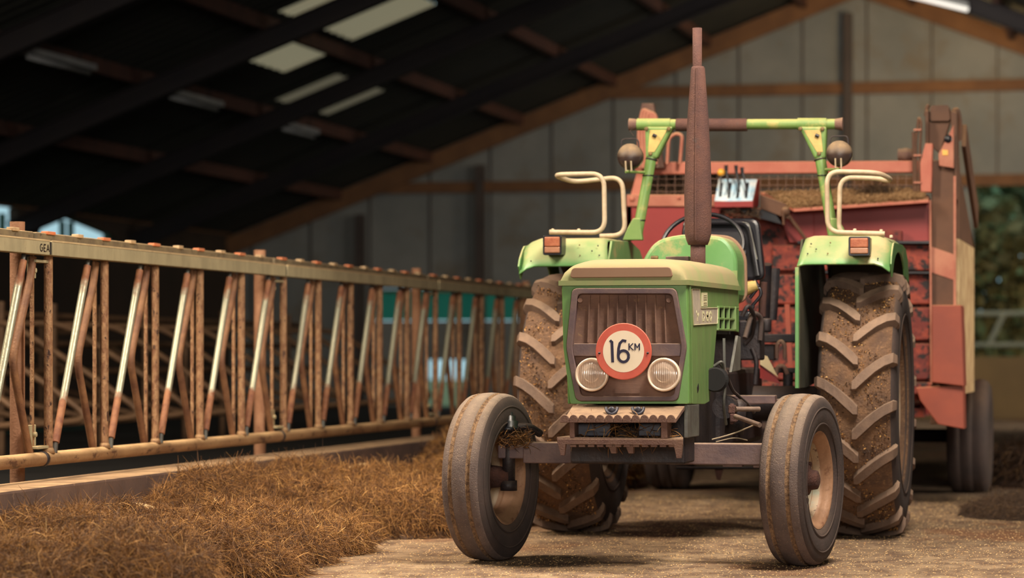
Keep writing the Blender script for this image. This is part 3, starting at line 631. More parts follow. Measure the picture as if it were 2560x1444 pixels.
# ------------------------------------------------------------------ hay / silage heaps
def bumps(x, y, seed):
    r = np.random.default_rng(seed); z = np.zeros_like(x)
    for k in range(26):
        fx, fy = r.normal(size=2)*(2+k*0.55); z += np.sin(x*fx+y*fy+r.random()*6.28)*0.5/(1+k*0.35)
    return z
def strands(name, n, sampler, length, width, mat, seed, lift=0.03, flat=0.5, hf=None):
    r = np.random.default_rng(seed); S = 6
    p = sampler(r, n)                                   # (n,3) surface points, (n,) curl
    L = length*(0.4+1.1*r.random(n)**1.5); az = r.random(n)*2*PI; el = (r.normal(size=n))*flat
    if hf is not None:
        gx_ = (hf(p[:, 0]+0.04, p[:, 1])-hf(p[:, 0]-0.04, p[:, 1]))/0.08; gy_ = (hf(p[:, 0], p[:, 1]+0.04)-hf(p[:, 0], p[:, 1]-0.04))/0.08
        el = np.clip(el+np.arctan(gx_*np.cos(az)+gy_*np.sin(az)), -1.3, 1.3)
    d = np.stack([np.cos(az)*np.cos(el), np.sin(az)*np.cos(el), np.sin(el)], 1)
    rot = r.normal(size=(n, 3)); rot /= np.linalg.norm(rot, axis=1)[:, None]; curl = r.normal(size=n)*0.62
    pts = np.zeros((n, S+1, 3)); pts[:, 0] = p; cur = d.copy()
    for i in range(S):
        pts[:, i+1] = pts[:, i]+cur*(L/S)[:, None]
        c = np.cos(curl)[:, None]; s_ = np.sin(curl)[:, None]
        cur = cur*c+np.cross(rot, cur)*s_+rot*((rot*cur).sum(1)[:, None])*(1-c)
        cur[:, 2] -= 0.03; cur /= np.linalg.norm(cur, axis=1)[:, None]
    pts -= (pts.mean(axis=1)-p)[:, None, :]*0.8
    pts[:, :, 2] += lift*r.random(n)[:, None]
    pts[:, :, 2] = np.maximum(pts[:, :, 2], 0.004+0.004*r.random((n, 1)))
    w = width*(0.5+r.random(n)); side = np.cross(d, rot); side /= (np.linalg.norm(side, axis=1)[:, None]+1e-9); up = np.cross(side, d)
    tri = [side, -0.5*side+0.87*up, -0.5*side-0.87*up]
    V = np.zeros((n, S+1, 3, 3))
    tp = np.array([0.5]+[1]*(S-1)+[0.35])
    for k in range(3): V[:, :, k] = pts+tri[k][:, None, :]*(w[:, None]*0.5*tp[None, :])[:, :, None]
    V = V.reshape(-1, 3)
    base = np.arange(n)[:, None, None]*(S+1)*3+np.arange(S)[None, :, None]*3; Fs = []
    for k in range(3):
        k2 = (k+1) % 3; Fs.append(np.stack([base[..., 0]+k, base[..., 0]+k2, base[..., 0]+3+k2, base[..., 0]+3+k], -1).reshape(-1, 4))
    Fs = np.concatenate(Fs)
    me = bpy.data.meshes.new(name); me.vertices.add(len(V)); me.vertices.foreach_set('co', V.ravel()); me.loops.add(Fs.size); me.loops.foreach_set('vertex_index', Fs.ravel().astype(np.int32))
    me.polygons.add(len(Fs)); me.polygons.foreach_set('loop_start', np.arange(0, Fs.size, 4, dtype=np.int32)); me.update(calc_edges=True)
    at = me.attributes.new('shade', 'FLOAT', 'POINT'); cl = 0.5+0.35*np.clip(bumps(p[:, 0]*2, p[:, 1]*2, seed+5), -1, 1); sh = np.repeat(np.clip(r.beta(1.3, 2.4, n)*0.75+cl*0.3*r.random(n), 0, 1), (S+1)*3); at.data.foreach_set('value', sh.astype(np.float32))
    me.materials.append(mat); return me
def heap(name, label, blobs, n, seed, mat=None, x0=-5.28, x1=-3.4, y0=8, y1=20, length=0.20, width=0.0024, cat='silage heap'):
    """blobs: (x, y, rx, ry, h)"""
    def height(x, y):
        z = np.zeros_like(x)
        for (bx, by, rx, ry, h) in blobs:
            q = 1-((x-bx)/rx)**2-((y-by)/ry)**2; z = np.maximum(z, h*np.sqrt(np.clip(q, 0, 1)))
        b = bumps(x, y, seed)*0.045+np.abs(bumps(x*2.6, y*2.6, seed+1))*0.05-0.02+bumps(x*7, y*7, seed+2)*0.014
        return np.where(z > 0.0, np.clip(z+b*np.clip(z/0.12, 0, 1), 0, None), 0)
    st = 0.03; gx = np.arange(x0, x1, st); gy = np.arange(y0, y1, st); X, Y = np.meshgrid(gx, gy); Z = height(X, Y)-0.02
    keep = Z > -0.015; idx = -np.ones(X.shape, int); nx, ny = X.shape[1], X.shape[0]
    cell = keep[:-1, :-1] | keep[1:, :-1] | keep[:-1, 1:] | keep[1:, 1:]
    used = np.zeros_like(keep); used[:-1, :-1] |= cell; used[1:, :-1] |= cell; used[:-1, 1:] |= cell; used[1:, 1:] |= cell
    idx[used] = np.arange(used.sum()); V = np.stack([X[used], Y[used], np.maximum(Z[used], 0.002)], 1)
    jj, ii = np.nonzero(cell); Fs = np.stack([idx[jj, ii], idx[jj, ii+1], idx[jj+1, ii+1], idx[jj+1, ii]], 1)
    def sampler(r, n):
        out = []; tot = 0
        while tot < n:
            x = r.uniform(x0, x1, n*2); y = r.uniform(y0, y1, n*2); z = height(x, y); z2 = height(x+0.03, y); z3 = height(x, y+0.03)
            slope = np.sqrt(1+((z2-z)/0.03)**2+((z3-z)/0.03)**2); ok = (z > 0.012) & (r.random(n*2)*3 < slope)
            out.append(np.stack([x, y, z], 1)[ok]); tot += ok.sum()
        return np.concatenate(out)[:n]
    me = strands(name, n, sampler, length, width, mat or M['hay'], seed, 0.014, 0.3, height)
    # add the mound below the strands to the same mesh
    bmv = len(me.vertices); import bmesh
    bm = bmesh.new(); bm.from_mesh(me); lay = bm.verts.layers.float.get('shade')
    vs = [bm.verts.new(v) for v in V]
    for v in vs: v[lay] = 0.0+0.16*random.random()  # mound painted dark, standing in for deep shade between the strands
    for f in Fs: bm.faces.new([vs[i] for i in f]).smooth = True
    bm.to_mesh(me); bm.free()
    o = bpy.data.objects.new(name, me); COL.objects.link(o); return tag(o, label, cat, None, 'stuff')
heap('silage_heap', 'pale stringy silage heap nearest the camera in the bottom left corner',
     [(-4.55, 11.5, 0.62, 0.6, 0.25), (-4.85, 11.9, 0.40, 0.45, 0.26), (-4.72, 12.5, 0.50, 0.5, 0.22), (-4.45, 13.1, 0.58, 0.55, 0.15), (-5.05, 12.7, 0.24, 0.6, 0.13), (-4.25, 12.4, 0.45, 0.5, 0.16), (-4.4, 13.9, 0.5, 0.5, 0.16), (-4.3, 10.8, 0.6, 0.6, 0.20), (-4.8, 13.6, 0.33, 0.5, 0.09)], 90000, 11, x0=-5.27, x1=-3.6, y0=10.0, y1=14.7)
heap('silage_heap', 'dark brown silage heap in the middle between the kerb and the left front wheel',
     [(-5.05, 14.45, 0.24, 0.5, 0.27), (-4.97, 15.2, 0.3, 0.55, 0.27), (-4.6, 15.1, 0.52, 0.5, 0.26), (-4.55, 16.0, 0.60, 0.55, 0.27), (-4.35, 16.7, 0.58, 0.55, 0.29), (-4.15, 15.6, 0.5, 0.6, 0.23), (-4.05, 16.4, 0.45, 0.6, 0.22), (-4.8, 16.9, 0.38, 0.4, 0.20), (-4.5, 14.7, 0.42, 0.36, 0.15), (-4.95, 15.9, 0.3, 0.45, 0.26)], 100000, 23, x0=-5.27, x1=-3.45, y0=13.9, y1=17.6)
heap('silage_heap', 'blurred brown silage heap rising behind the left front wheel',
     [(-4.3, 19.2, 0.8, 1.0, 0.38), (-4.9, 20.6, 0.37, 1.3, 0.46), (-4.5, 20.9, 0.7, 1.2, 0.56), (-4.3, 18.2, 0.7, 0.7, 0.30), (-4.5, 22.6, 0.7, 1.4, 0.5), (-4.7, 25.0, 0.55, 2.0, 0.5)], 42000, 31, x0=-5.27, x1=-3.72, y0=17.4, y1=26.5, length=0.17, width=0.006)
heap('silage_heap', 'dark blurred silage heap on the far right beyond the red wagon',
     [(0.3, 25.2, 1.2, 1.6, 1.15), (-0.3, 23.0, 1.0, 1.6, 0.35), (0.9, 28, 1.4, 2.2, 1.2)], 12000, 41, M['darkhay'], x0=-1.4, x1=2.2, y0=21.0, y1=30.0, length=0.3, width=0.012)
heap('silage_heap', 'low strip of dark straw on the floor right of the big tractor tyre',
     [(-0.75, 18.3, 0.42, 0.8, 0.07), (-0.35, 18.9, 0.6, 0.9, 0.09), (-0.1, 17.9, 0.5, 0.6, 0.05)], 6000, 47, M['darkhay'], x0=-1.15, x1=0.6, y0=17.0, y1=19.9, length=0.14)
# loose bright grain by the kerb and chaff on the floor
def chaff(name, label, n, region, seed, size, bright=1.0):
    r = np.random.default_rng(seed); V = []; Fs = []; sh = []
    for i in range(n):
        x, y, z = region(r); a = r.random()*PI; s = size*(0.4+r.random()); w = s*(0.25+0.4*r.random()); h = s*0.3; k = len(V)
        ca, sa = math.cos(a), math.sin(a)
        V += [(x+ca*s, y+sa*s, z+0.001), (x-sa*w, y+ca*w, z+0.001), (x-ca*s, y-sa*s, z+0.001), (x+sa*w, y-ca*w, z+0.001), (x, y, z+h+0.002)]
        Fs += [(k, k+1, k+4), (k+1, k+2, k+4), (k+2, k+3, k+4), (k+3, k, k+4)]; q = min(1, r.random()*bright); sh += [q]*5
    me = bpy.data.meshes.new(name); me.from_pydata(V, [], Fs); at = me.attributes.new('shade', 'FLOAT', 'POINT'); at.data.foreach_set('value', sh); me.materials.append(M['chaff'])
    o = bpy.data.objects.new(name, me); COL.objects.link(o); return tag(o, label, 'chaff', None, 'stuff')
chaff('floor_chaff', 'fine pale chaff scattered over the alley floor around the wheels', 34000, lambda r: (r.uniform(-4.3, 0.4), 11.2+r.random()**1.3*9, 0.0), 5, 0.005, 0.8)
chaff('grain_spill', 'bright yellow grain spilled against the kerb between the two nearer heaps', 14000, lambda r: (lambda a, b: (-5.08+0.18*a, 13.55+0.4*b, max(0, 0.265*(1-0.3*a*a-0.3*b*b))))(*np.clip(r.normal(size=2)*0.5, -1, 1)), 6, 0.009, 1.6)
chaff('grain_spill', 'bright grain spilled by the kerb before the heap behind the wheel', 9000, lambda r: (lambda a, b: (-5.02+0.24*a, 17.85+0.6*b, max(0, 0.30*(1-0.5*a*a-0.5*b*b))))(*np.clip(r.normal(size=2)*0.5, -1, 1)), 8, 0.010, 1.6)

exec_tractor = True
# ------------------------------------------------------------------ tractor
CX, YA, YR = -2.37, 13.56, 15.93
TR = empty('farm_tractor', (CX, YA, 0), 'old dusty green farm tractor with a 16 KM disc on its grille', 'tractor')
def mx(p): return (2*CX-p[0], p[1], p[2])
XS = -2.10; XS2 = 2*CX-XS-0.045   # hood side planes
# -- hood top
def hoodtop():
    mb = MB(); st = [(13.03, 0.0, 0.0), (13.032, 0.035, 0.0), (13.038, 0.062, 0.0), (13.055, 0.082, 0.0), (13.10, 0.098, 0.0), (13.22, 0.110, 0), (13.45, 0.117, 0), (13.9, 0.122, 0.004), (14.4, 0.122, 0.008), (14.8, 0.118, 0.012)]
    xa, xb = -2.703, XS+0.006; NX = 28; vs = []; fs = []
    for (y, h, dz) in st:
        for i in range(NX+1):
            t = -1+2*i/NX; xx = (xa+xb)/2+(xb-xa)/2*math.copysign(abs(t)**0.75, t)
            q = (xx-(xa+xb)/2)/((xb-xa)/2); z = 1.372+dz+h*(max(0, 1-abs(q)**5))**0.5
            vs.append((xx, y, z))
    n1 = NX+1
    for j in range(len(st)-1):
        for i in range(NX): fs.append((j*n1+i, j*n1+i+1, (j+1)*n1+i+1, (j+1)*n1+i))
    mb.add(vs, fs, True)
    # skirt lip
    mb.bb((xa-0.006, 13.024, 1.352), (xb+0.006, 13.04, 1.375)).bar((xb, 13.03, 1.364), (xb, 14.8, 1.376), 0.014, 0.024).bar((xa, 13.03, 1.364), (xa, 14.8, 1.376), 0.014, 0.024)
    mb.bb((xa+0.01, 14.78, 1.37), (xb-0.01, 14.80, 1.47))
    return mb
hood = hoodtop().build('hood', M['cap'], TR)
def onhood(u, v):   # front slope of the hood
    return P(u, v, y=13.05)
ys_ = {668: 13.066, 692: 13.030}
st_pts = rpoly([(1430, 669), (1676, 667), (1683, 692), (1424, 694)], 9, 5)
front = []
for (u, v) in st_pts:
    front.append(P(u, v, y=13.022))
MB().prism(front, (0, 0.012, 0)).build('name_strip', M['strip'], hood, 0.003)
MB().tube([P(1628, 645, y=13.9), P(1645, 645, y=13.9)], 0.012, 8).build('latch', M['bolt'], hood)
MB().bb(P(1664, 652, y=14.3), Vector(P(1722, 646, y=14.3))+Vector((0, 0.06, 0.012))).build('air_slot', M['axle'], hood, 0.004)
# -- front panel
fr = [(1404, 704), (1716, 704), (1722, 860), (1722, 1009), (1426, 1009), (1408, 880)]
gr_out = rpoly([(1430, 720), (1690, 720), (1716, 868), (1694, 1002), (1440, 1002), (1415, 868)], 14, 5)
o2 = []; 
def pl(pts, y): return [P(u, v, y=y) for u, v in pts]
fro = []
import itertools
# ring between the panel outline and the grille opening (matched by corner)
fr5 = [p for p in [(1404, 704), (1716, 704), (1722, 868), (1722, 1009), (1426, 1009), (1408, 868)]]
fr_r = rpoly(fr5, 3, 5)
MB().ring(pl(fr_r, 13.045), pl(gr_out, 13.045), (0, 0.05, 0)).build('front_panel', M['green'], TR, 0.004)
# -- grille frame + recessed meshes
gi_up = rpoly([(1448, 737), (1686, 737), (1695, 855), (1695, 858), (1437, 858), (1437, 855)], 4, 5)
gi = rpoly([(1444, 734), (1680, 734), (1704, 868), (1684, 990), (1452, 990), (1430, 868)], 12, 5)
gf = MB().ring(pl(gr_out, 13.02), pl(gi, 13.02), (0, 0.06, 0))
gf.prism(pl([(1434, 858), (1702, 858), (1704, 868), (1700, 890), (1434, 890), (1430, 868)], 13.026), (0, 0.03, 0))
grille = gf.build('grille', M['frame'], TR, 0.004)
gm = MB().prism(pl([(1440, 732), (1684, 732), (1704, 868), (1430, 868)], 13.055), (0, 0.01, 0))
for i in range(9):   # vertical ribs of the upper mesh
    u = 1474+i*23.5; tilt = (i-4)*0.9
    gm.bar(P(u-tilt*0.2, 738, y=13.048), P(u+tilt, 856, y=13.048), 0.006, 0.012, (0, 1, 0))
gm.tube([P(1450, 750, y=13.05), P(1450, 750, y=13.03)], 0.012, 8).tube([P(1672, 750, y=13.05), P(1672, 750, y=13.03)], 0.012, 8)
gm.build('grille_screen', M['grille'], grille)
lm = MB().prism(pl([(1430, 880), (1704, 880), (1684, 995), (1450, 995)], 13.055), (0, 0.01, 0))
lm.bb(P(1537, 983, y=13.05), Vector(P(1600, 966, y=13.05))+Vector((0, 0.004, 0))).build('lower_screen', M['grille'], grille)
# -- side panels
def side(u, v): return P(u, v, x=XS)
sp_out = [side(*q) for q in ((1716, 706), (1846, 714), (1844, 766), (1794, 765), (1792, 822), (1781, 950), (1774, 1003), (1762, 1010), (1722, 1010))]
def sidepanel(pts, dx, f=lambda p: p):
    mb = MB(); mb.prism([f(p) for p in pts], dx)
    for (a, b) in (((1793, 767), (1844, 769)), ((1793, 796), (1835, 798)), ((1793, 823), (1836, 825))): mb.bar(f(side(*a)), f(side(*b)), 0.012, 0.016, (1, 0, 0))
    for u in (1794, 1807, 1820, 1834): mb.bar(f(side(u, 766)), f(side(u, 824)), 0.012, 0.03 if u == 1834 else 0.02, (1, 0, 0))
    mb.bar(f(side(1722, 706)), f(side(1727, 1008)), 0.006, 0.02, (1, 0, 0))
    return mb
sp = sidepanel(sp_out, (-0.012, 0, 0)).build('side_panel', M['greenside'], TR, 0.003)
MB().prism([Vector((XS-0.035, p.y, p.z)) for p in [side(*q) for q in ((1785, 755), (1846, 755), (1844, 835), (1785, 835))]], (-0.01, 0, 0)).build('vent_shade_sheet', M['voidblack'], sp)  # black sheet added to paint darkness into the vent openings
sidepanel(sp_out, (0.012, 0, 0), lambda p: Vector((XS2-0.0, p.y, p.z))).build('side_panel', M['green'], TR, 0.003)
MB().prism([Vector((XS-0.004, p.y, p.z)) for p in [side(*q) for q in ((1838, 716), (1849, 716), (1849, 830), (1840, 826))]], (-0.012, 0, 0)).build('rear_strip', M['green'], TR, 0.002)
dx = (0.0015, 0, 0)
dc = MB().prism([side(*q)+Vector((0.0005, 0, 0)) for q in ((1728, 722), (1748, 722), (1751, 768), (1793, 768), (1792, 808), (1733, 812))], dx).build('side_decal', M['decalgrey'], sp)
db = MB(); n_ = (1, 0, 0)
loop = [side(*q)+Vector((0.002, 0, 0)) for q in ((1728, 722), (1748, 722), (1751, 770), (1793, 769), (1792, 808), (1733, 812), (1728, 722))]
for a, b in zip(loop[:-1], loop[1:]): db.bar(a, b, 0.002, 0.006, n_)
def sl(pts): db.ribbon([side(u, v)+Vector((0.002, 0, 0)) for u, v in pts], 0.013, (0.001, 0, 0), n_)
sl([(1755, 780), (1755, 800)]); sl([(1755, 780), (1759, 781), (1761, 790), (1759, 799), (1755, 800)])
def oval(cu, cv, ru, rv): sl([(cu+ru*math.cos(t*PI/6), cv+rv*math.sin(t*PI/6)) for t in range(13)])
oval(1767.5, 785, 2.2, 4.5); oval(1767.5, 795, 2.5, 5); oval(1775.5, 790, 2.6, 10)
sl([(1740, 778), (1743, 790), (1743, 802)]); sl([(1746, 784), (1743, 790)])
db.build('side_lettering', M['decalpale'], sp)
mb = MB().prism([side(*q)+Vector((0.0005, 0, 0)) for q in ((1753, 731), (1768, 731), (1768, 766), (1753, 766))], dx)
mb.build('sticker', M['decalpale'], sp)
mb = MB()
for v in (738, 743, 748, 756, 761): mb.bar(side(1758, v)+Vector((0.0025, 0, 0)), side(1766, v)+Vector((0.0025, 0, 0)), 0.001, 0.003, n_)
mb.bar(side(1755.5, 740)+Vector((0.0025, 0, 0)), side(1755.5, 752)+Vector((0.0025, 0, 0)), 0.001, 0.006, n_).build('sticker_print', M['decalgrey'], sp)
MB().ribbon([side(1743, 975), side(1746, 965)], 0.03, (0.002, 0, 0), n_).build('slot', M['black'], sp)
# -- headlights
for u in (1479, 1659):
    c = P(u, 936, y=13.0); e = empty('headlight', c, None, None, None, TR)
    MB().lathe([(0.05, 0.074), (0.01, 0.080), (-0.006, 0.078), (-0.010, 0.073), (-0.004, 0.066), (0.01, 0.062)], c, (0, 1, 0), 40).build('ring', M['headring'], e)
    MB().lathe([(0.045, 0.001), (0.04, 0.02), (0.026, 0.045), (0.002, 0.064)], c, (0, 1, 0), 40).build('reflector', M['reflector'], e)
    MB().lathe([(0.0, 0.065), (-0.010, 0.05), (-0.016, 0.025), (-0.018, 0.0)], c, (0, 1, 0), 40).build('lens', M['glass'], e)
    MB().ball((c.x, c.y+0.012, c.z), 0.016).build('bulb', M['bulb'], e)
    MB().lathe([(0.006, 0.036), (-0.012, 0.0375), (-0.012, 0.034), (0.006, 0.033)], c, (0, 1, 0), 32).build('lens_ring', M['headring'], e)
# -- 16 KM disc
c = P(1559, 878, y=12.965); e = empty('speed_sign', c, None, None, None, TR)
SR = 0.1335
MB().lathe([(0.004, 0), (0.004, SR), (0, SR), (-0.002, SR-0.003), (-0.002, SR*0.735), (0.0, SR*0.735), (0.0, 0)], c, (0, 1, 0), 64, False).build('disc', M['signred'], e)
MB().lathe([(0, 0), (0, SR*0.735), (-0.0025, SR*0.735), (-0.0025, 0)], c, (0, 1, 0), 64, False).build('face', M['signwhite'], e)
mb = MB(); px = SR/70.0
NS = [0]
def sg(pts, w):
    NS[0] += 1; mb.ribbon([c+Vector((a*px, -0.0026, b*px)) for a, b in pts], w*px, (0, -0.001-0.00007*NS[0], 0), (0, 1, 0))
sg([(-33, 26), (-29, 24), (-27, -27)], 7); sg([(-34, 23), (-29, 27)], 7)
sg([(7, 25), (-2, 27), (-9, 20), (-12, 8), (-13, -10)], 7)
sg([(0+13*math.cos(t*PI/10), -12+14*math.sin(t*PI/10)) for t in range(21)], 7)
sg([(14, 20), (14, 3)], 3); sg([(24, 20), (15, 11)], 2.6); sg([(15, 12), (25, 3)], 2.6)
sg([(29, 3), (29, 20)], 3); sg([(29, 19), (34.5, 9)], 2.6); sg([(34.5, 9), (40, 19)], 2.6); sg([(40, 20), (40, 3)], 3)
mb.build('numerals', M['signnavy'], e)
for a in (-60.5, 60.5): MB().lathe([(0.0, 0.0055), (-0.005, 0.0055), (-0.006, 0.0)], c+Vector((a*px, -0.001, -4*px)), (0, 1, 0), 10).build('bolt', M['black'], e)
MB().bar(c+Vector((0, 0.03, 0.05)), c+Vector((0, 0.03, -0.08)), 0.03, 0.03).bar(c+Vector((0, 0.06, 0)), c+Vector((0, 0.004, 0)), 0.02, 0.02).build('bracket', M['dark'], e)

# -- front step / weight bracket
y1 = 12.80
def q(u, v, y): return P(u, v, y=y)
stp = MB()
stp.prism([q(1432, 1012, 13.05), q(1712, 1014, 13.05), q(1690, 1046, 12.84), q(1412, 1044, 12.84)], (0, 0, -0.02))
st_up = []
def scallops(u0, u1, v0, v1, n, y, deep):
    mb = MB(); w = (u1-u0)/n
    for i in range(n):
        uc = u0+(i+0.5)*w; pts = []
        for k in range(9):
            a = PI*k/8; pts.append(q(uc+w*0.46*math.cos(a), v0+deep-deep*math.sin(a), y))
        pts += [q(uc-w*0.5, v1, y), q(uc+w*0.5, v1, y)]
        mb.prism(pts, (0, 0.018, 0))
    return mb
brk = stp.build('front_step', M['step'], TR, 0.003)
scallops(1400, 1688, 1036, 1056, 13, 12.82, 12).build('toothed_edge', M['step'], brk, 0.002)
low = MB().prism([q(1392, 1092, 12.83), q(1708, 1096, 12.83), q(1708, 1092, 13.1), q(1420, 1088, 13.1)], (0, 0, -0.012)); low.bb(q(1393, 1096, 12.82), q(1708, 1112, 12.835))
low.prism([q(1394, 1108, 12.82), q(1414, 1108, 12.82), q(1410, 1138, 12.82), q(1402, 1138, 12.82)], (0, 0.03, 0)).prism([q(1684, 1110, 12.82), q(1706, 1110, 12.82), q(1702, 1145, 12.82), q(1691, 1145, 12.82)], (0, 0.03, 0))
for i in range(12): u = 1424+i*22.5; low.bb(q(u, 1111, 12.822), Vector(q(u+16, 1117, 12.822))+Vector((0, 0.02, 0)))
for u in (1520, 1563): low.prism([q(u, 1112, 12.83), q(u+20, 1112, 12.83), q(u+20, 1133, 12.83), q(u+8, 1133, 12.83)], (0, 0.04, 0))
low.build('lower_step', M['step'], brk, 0.002)
for (ua, ub) in ((1424, 1436), (1652, 1668)): MB().bb(q(ua, 1052, 12.83), Vector(q(ub, 1096, 12.83))+Vector((0, 0.12, 0))).build('step_leg', M['step'], brk, 0.003)
MB().bb(q(1436, 1056, 12.93), Vector(q(1526, 1090, 12.93))+Vector((0, 0.2, 0))).build('weight_block', M['darkblue'], brk, 0.004)
MB().bb(q(1596, 1056, 12.93), Vector(q(1652, 1090, 12.93))+Vector((0, 0.2, 0))).build('weight_block', M['darkblue'], brk, 0.004)
MB().bb(q(1425, 1016, 13.12), Vector(q(1712, 1160, 13.12))+Vector((0, 0.3, 0))).build('front_carrier', M['dark'], TR, 0.01)
MB().bb((XS-0.02, 13.1, 0.63), (XS+0.0, 13.45, 0.785)).build('carrier_plate', M['greymetal'], TR, 0.004)
for u in (1529, 1595):
    MB().tube(arc_path([q(u-14, 1019, 12.93), q(u-12, 1028, 12.91), q(u, 1037, 12.895), q(u+12, 1028, 12.91), q(u+14, 1019, 12.93)], 0.02, 4), 0.008, 8).ball(q(u, 1025, 12.91), 0.018, (1, 0.6, 1)).build('shackle', M['darkblue'], brk)
# straw caught behind the step
me = strands('caught_straw', 260, lambda r, n: np.stack([r.uniform(-2.62, -2.16, n), r.uniform(12.9, 13.1, n), r.uniform(0.6, 0.70, n)], 1), 0.14, 0.003, M['hay'], 77)
o = bpy.data.objects.new('caught_straw', me); COL.objects.link(o); me.transform(Matrix.Translation((-CX, -YA, 0))); o.parent = brk; o['kind'] = 'stuff'

# -- front axle
ZA = 0.54
ax = MB().bb((-2.99, YA-0.05, ZA-0.052), (-1.79, YA+0.06, ZA+0.052)).bb((-3.12, YA-0.04, ZA-0.03), (-2.98, YA+0.045, ZA+0.036)).bb((-1.8, YA-0.04, ZA-0.03), (-1.62, YA+0.045, ZA+0.04))
ax.bb((-2.0, YA-0.03, ZA-0.062), (-1.9, YA+0.03, ZA-0.05)).bb((-1.85, YA-0.03, ZA-0.066), (-1.8, YA+0.03, ZA-0.05))
ax.build('front_axle', M['axle'], TR, 0.006)
MB().bb((CX-0.12, YA-0.12, ZA-0.05), (CX+0.12, YA+0.14, ZA+0.12)).build('axle_pivot', M['dark'], TR, 0.01)
for sx in (-1, 1):
    kx = CX+sx*0.70 if sx < 0 else CX+0.70
    e = empty('kingpin', (kx, YA-0.01, ZA), None, None, None, TR)
    MB().cyl((kx, YA-0.01, 0.37), (kx, YA-0.01, 0.66), 0.032, 16).cyl((kx, YA-0.01, 0.35), (kx, YA-0.01, 0.40), 0.042, 16).build('pin', M['dark'], e)
    MB().lathe([(0, 0.0), (0, 0.05), (0.025, 0.058), (0.03, 0.046), (0.055, 0.05), (0.06, 0.036), (0.08, 0.036), (0.085, 0.022), (0.1, 0.02), (0.105, 0)], (kx, YA-0.01, 0.64), (0, 0, 1), 16).build('boot', M['black'], e)
    MB().tube(arc_path([(kx, YA, 0.66), (kx+0.09*(1 if sx < 0 else -1), YA+0.03, 0.67), (kx+0.13*(1 if sx < 0 else -1), YA+0.12, 0.63)], 0.04), 0.02, 10).build('steering_arm', M['dark'], e)
me = strands('caught_straw', 160, lambda r, n: np.stack([r.uniform(-3.1, -2.95, n), r.uniform(13.45, 13.55, n), r.uniform(0.56, 0.62, n)], 1), 0.1, 0.003, M['hay'], 78)
me.transform(Matrix.Translation((-CX, -YA, 0))); o = bpy.data.objects.new('caught_straw', me); COL.objects.link(o); o.parent = TR; o['kind'] = 'stuff'
# -- tyres
STEER = math.radians(-9.8)
def wheel_front(x, outer):
    """outer = +1 when the dish visible from the camera is the outer side"""
    c = Vector((x, YA, 0.418)); e = empty('front_wheel', c, None, None, None, TR)
    axv = Vector((math.cos(STEER), math.sin(STEER), 0)); R = 0.418; w = 0.105
    A = [(-0.075, 0.23), (-0.09, 0.245), (-0.104, 0.29), (-0.108, 0.33), (-0.103, 0.375), (-0.094, 0.398), (-0.082, 0.408), (-0.062, 0.413)]
    B = [(-0.058, 0.4135), (-0.054, 0.407), (-0.040, 0.407), (-0.036, 0.4155), (0, 0.418), (0.036, 0.4155), (0.040, 0.407), (0.054, 0.407), (0.058, 0.4135)]
    full = A+B+[(-a, r) for a, r in reversed(A)]
    t = MB().lathe(full, c, axv, 96)
    # tread band in its own colour
    me_o = t.build('tyre', [M['tyre'], M['fronttread'], M['groove']], e)
    for p in me_o.data.polygons:
        v = sum((me_o.data.vertices[i].co for i in p.vertices), Vector())/len(p.vertices)
        a = abs(v.dot(axv)); rr = (v-axv*v.dot(axv)).length
        p.material_index = (2 if 0.037 < a < 0.057 else (1 if rr > 0.395 else 0))
    # raised bead on sidewall
    b = MB()
    for s in (-1, 1): b.lathe([(s*0.1065, 0.345), (s*0.111, 0.349), (s*0.1065, 0.353)], c, axv, 72).lathe([(s*0.101, 0.268), (s*0.106, 0.272), (s*0.102, 0.278)], c, axv, 72)
    b.build('sidewall_bead', M['tyre'], e)
    s = 1 if outer > 0 else -1     # dish side along +axis is what the camera sees
    if outer > 0:
        prof = [(0.086, 0.238), (0.082, 0.226), (0.066, 0.222), (0.05, 0.2), (0.035, 0.19), (-0.02, 0.186), (-0.025, 0.175), (-0.012, 0.13), (0.0, 0.10), (0.012, 0.07), (0.012, 0.0)]
    else:
        prof = [(0.086, 0.238), (0.082, 0.226), (0.066, 0.222), (0.05, 0.2), (0.03, 0.192), (-0.03, 0.186), (-0.055, 0.175), (-0.065, 0.12), (-0.07, 0.09), (-0.07, 0.0)]
    MB().lathe(prof, c, axv, 64).lathe([(-0.086, 0.238), (-0.082, 0.226), (-0.066, 0.222), (-0.05, 0.2), (-0.035, 0.19), (0.0, 0.187)], c, axv, 64).build('rim', [M['rimgreen'] if outer > 0 else M['rim'], M['rimrust']], e)
    rim_o = [o_ for o_ in e.children if o_.name.startswith('rim')][0]
    for p in rim_o.data.polygons:
        v = sum((rim_o.data.vertices[i].co for i in p.vertices), Vector())/len(p.vertices)
        if (v-axv*v.dot(axv)).length > 0.188: p.material_index = 1
    h = MB()
    if outer > 0: h.lathe([(0.0, 0.085), (0.03, 0.075), (0.04, 0.05), (0.075, 0.045), (0.082, 0.03), (0.082, 0)], c, axv, 24)
    else: h.lathe([(-0.068, 0.135), (-0.05, 0.13), (-0.03, 0.085), (-0.02, 0.06), (0.05, 0.052), (0.06, 0.04), (0.10, 0.035), (0.10, 0)], c, axv, 24)
    h.build('hub', M['hub'], e)
    for k in range(6):
        an = k*PI/3+0.3; e2 = Vector((0, 0, 1)); e1 = axv.cross(e2); d = (e1*math.cos(an)+e2*math.sin(an))*0.105
        a0 = 0.0 if outer > 0 else -0.075
        MB().lathe([(a0, 0.013), (a0+0.022, 0.013), (a0+0.022, 0)], c+d, axv, 8, False).build('wheel_nut', M['hub'], e)
    return e
wheel_front(-3.16, -1); wheel_front(-1.612, 1)

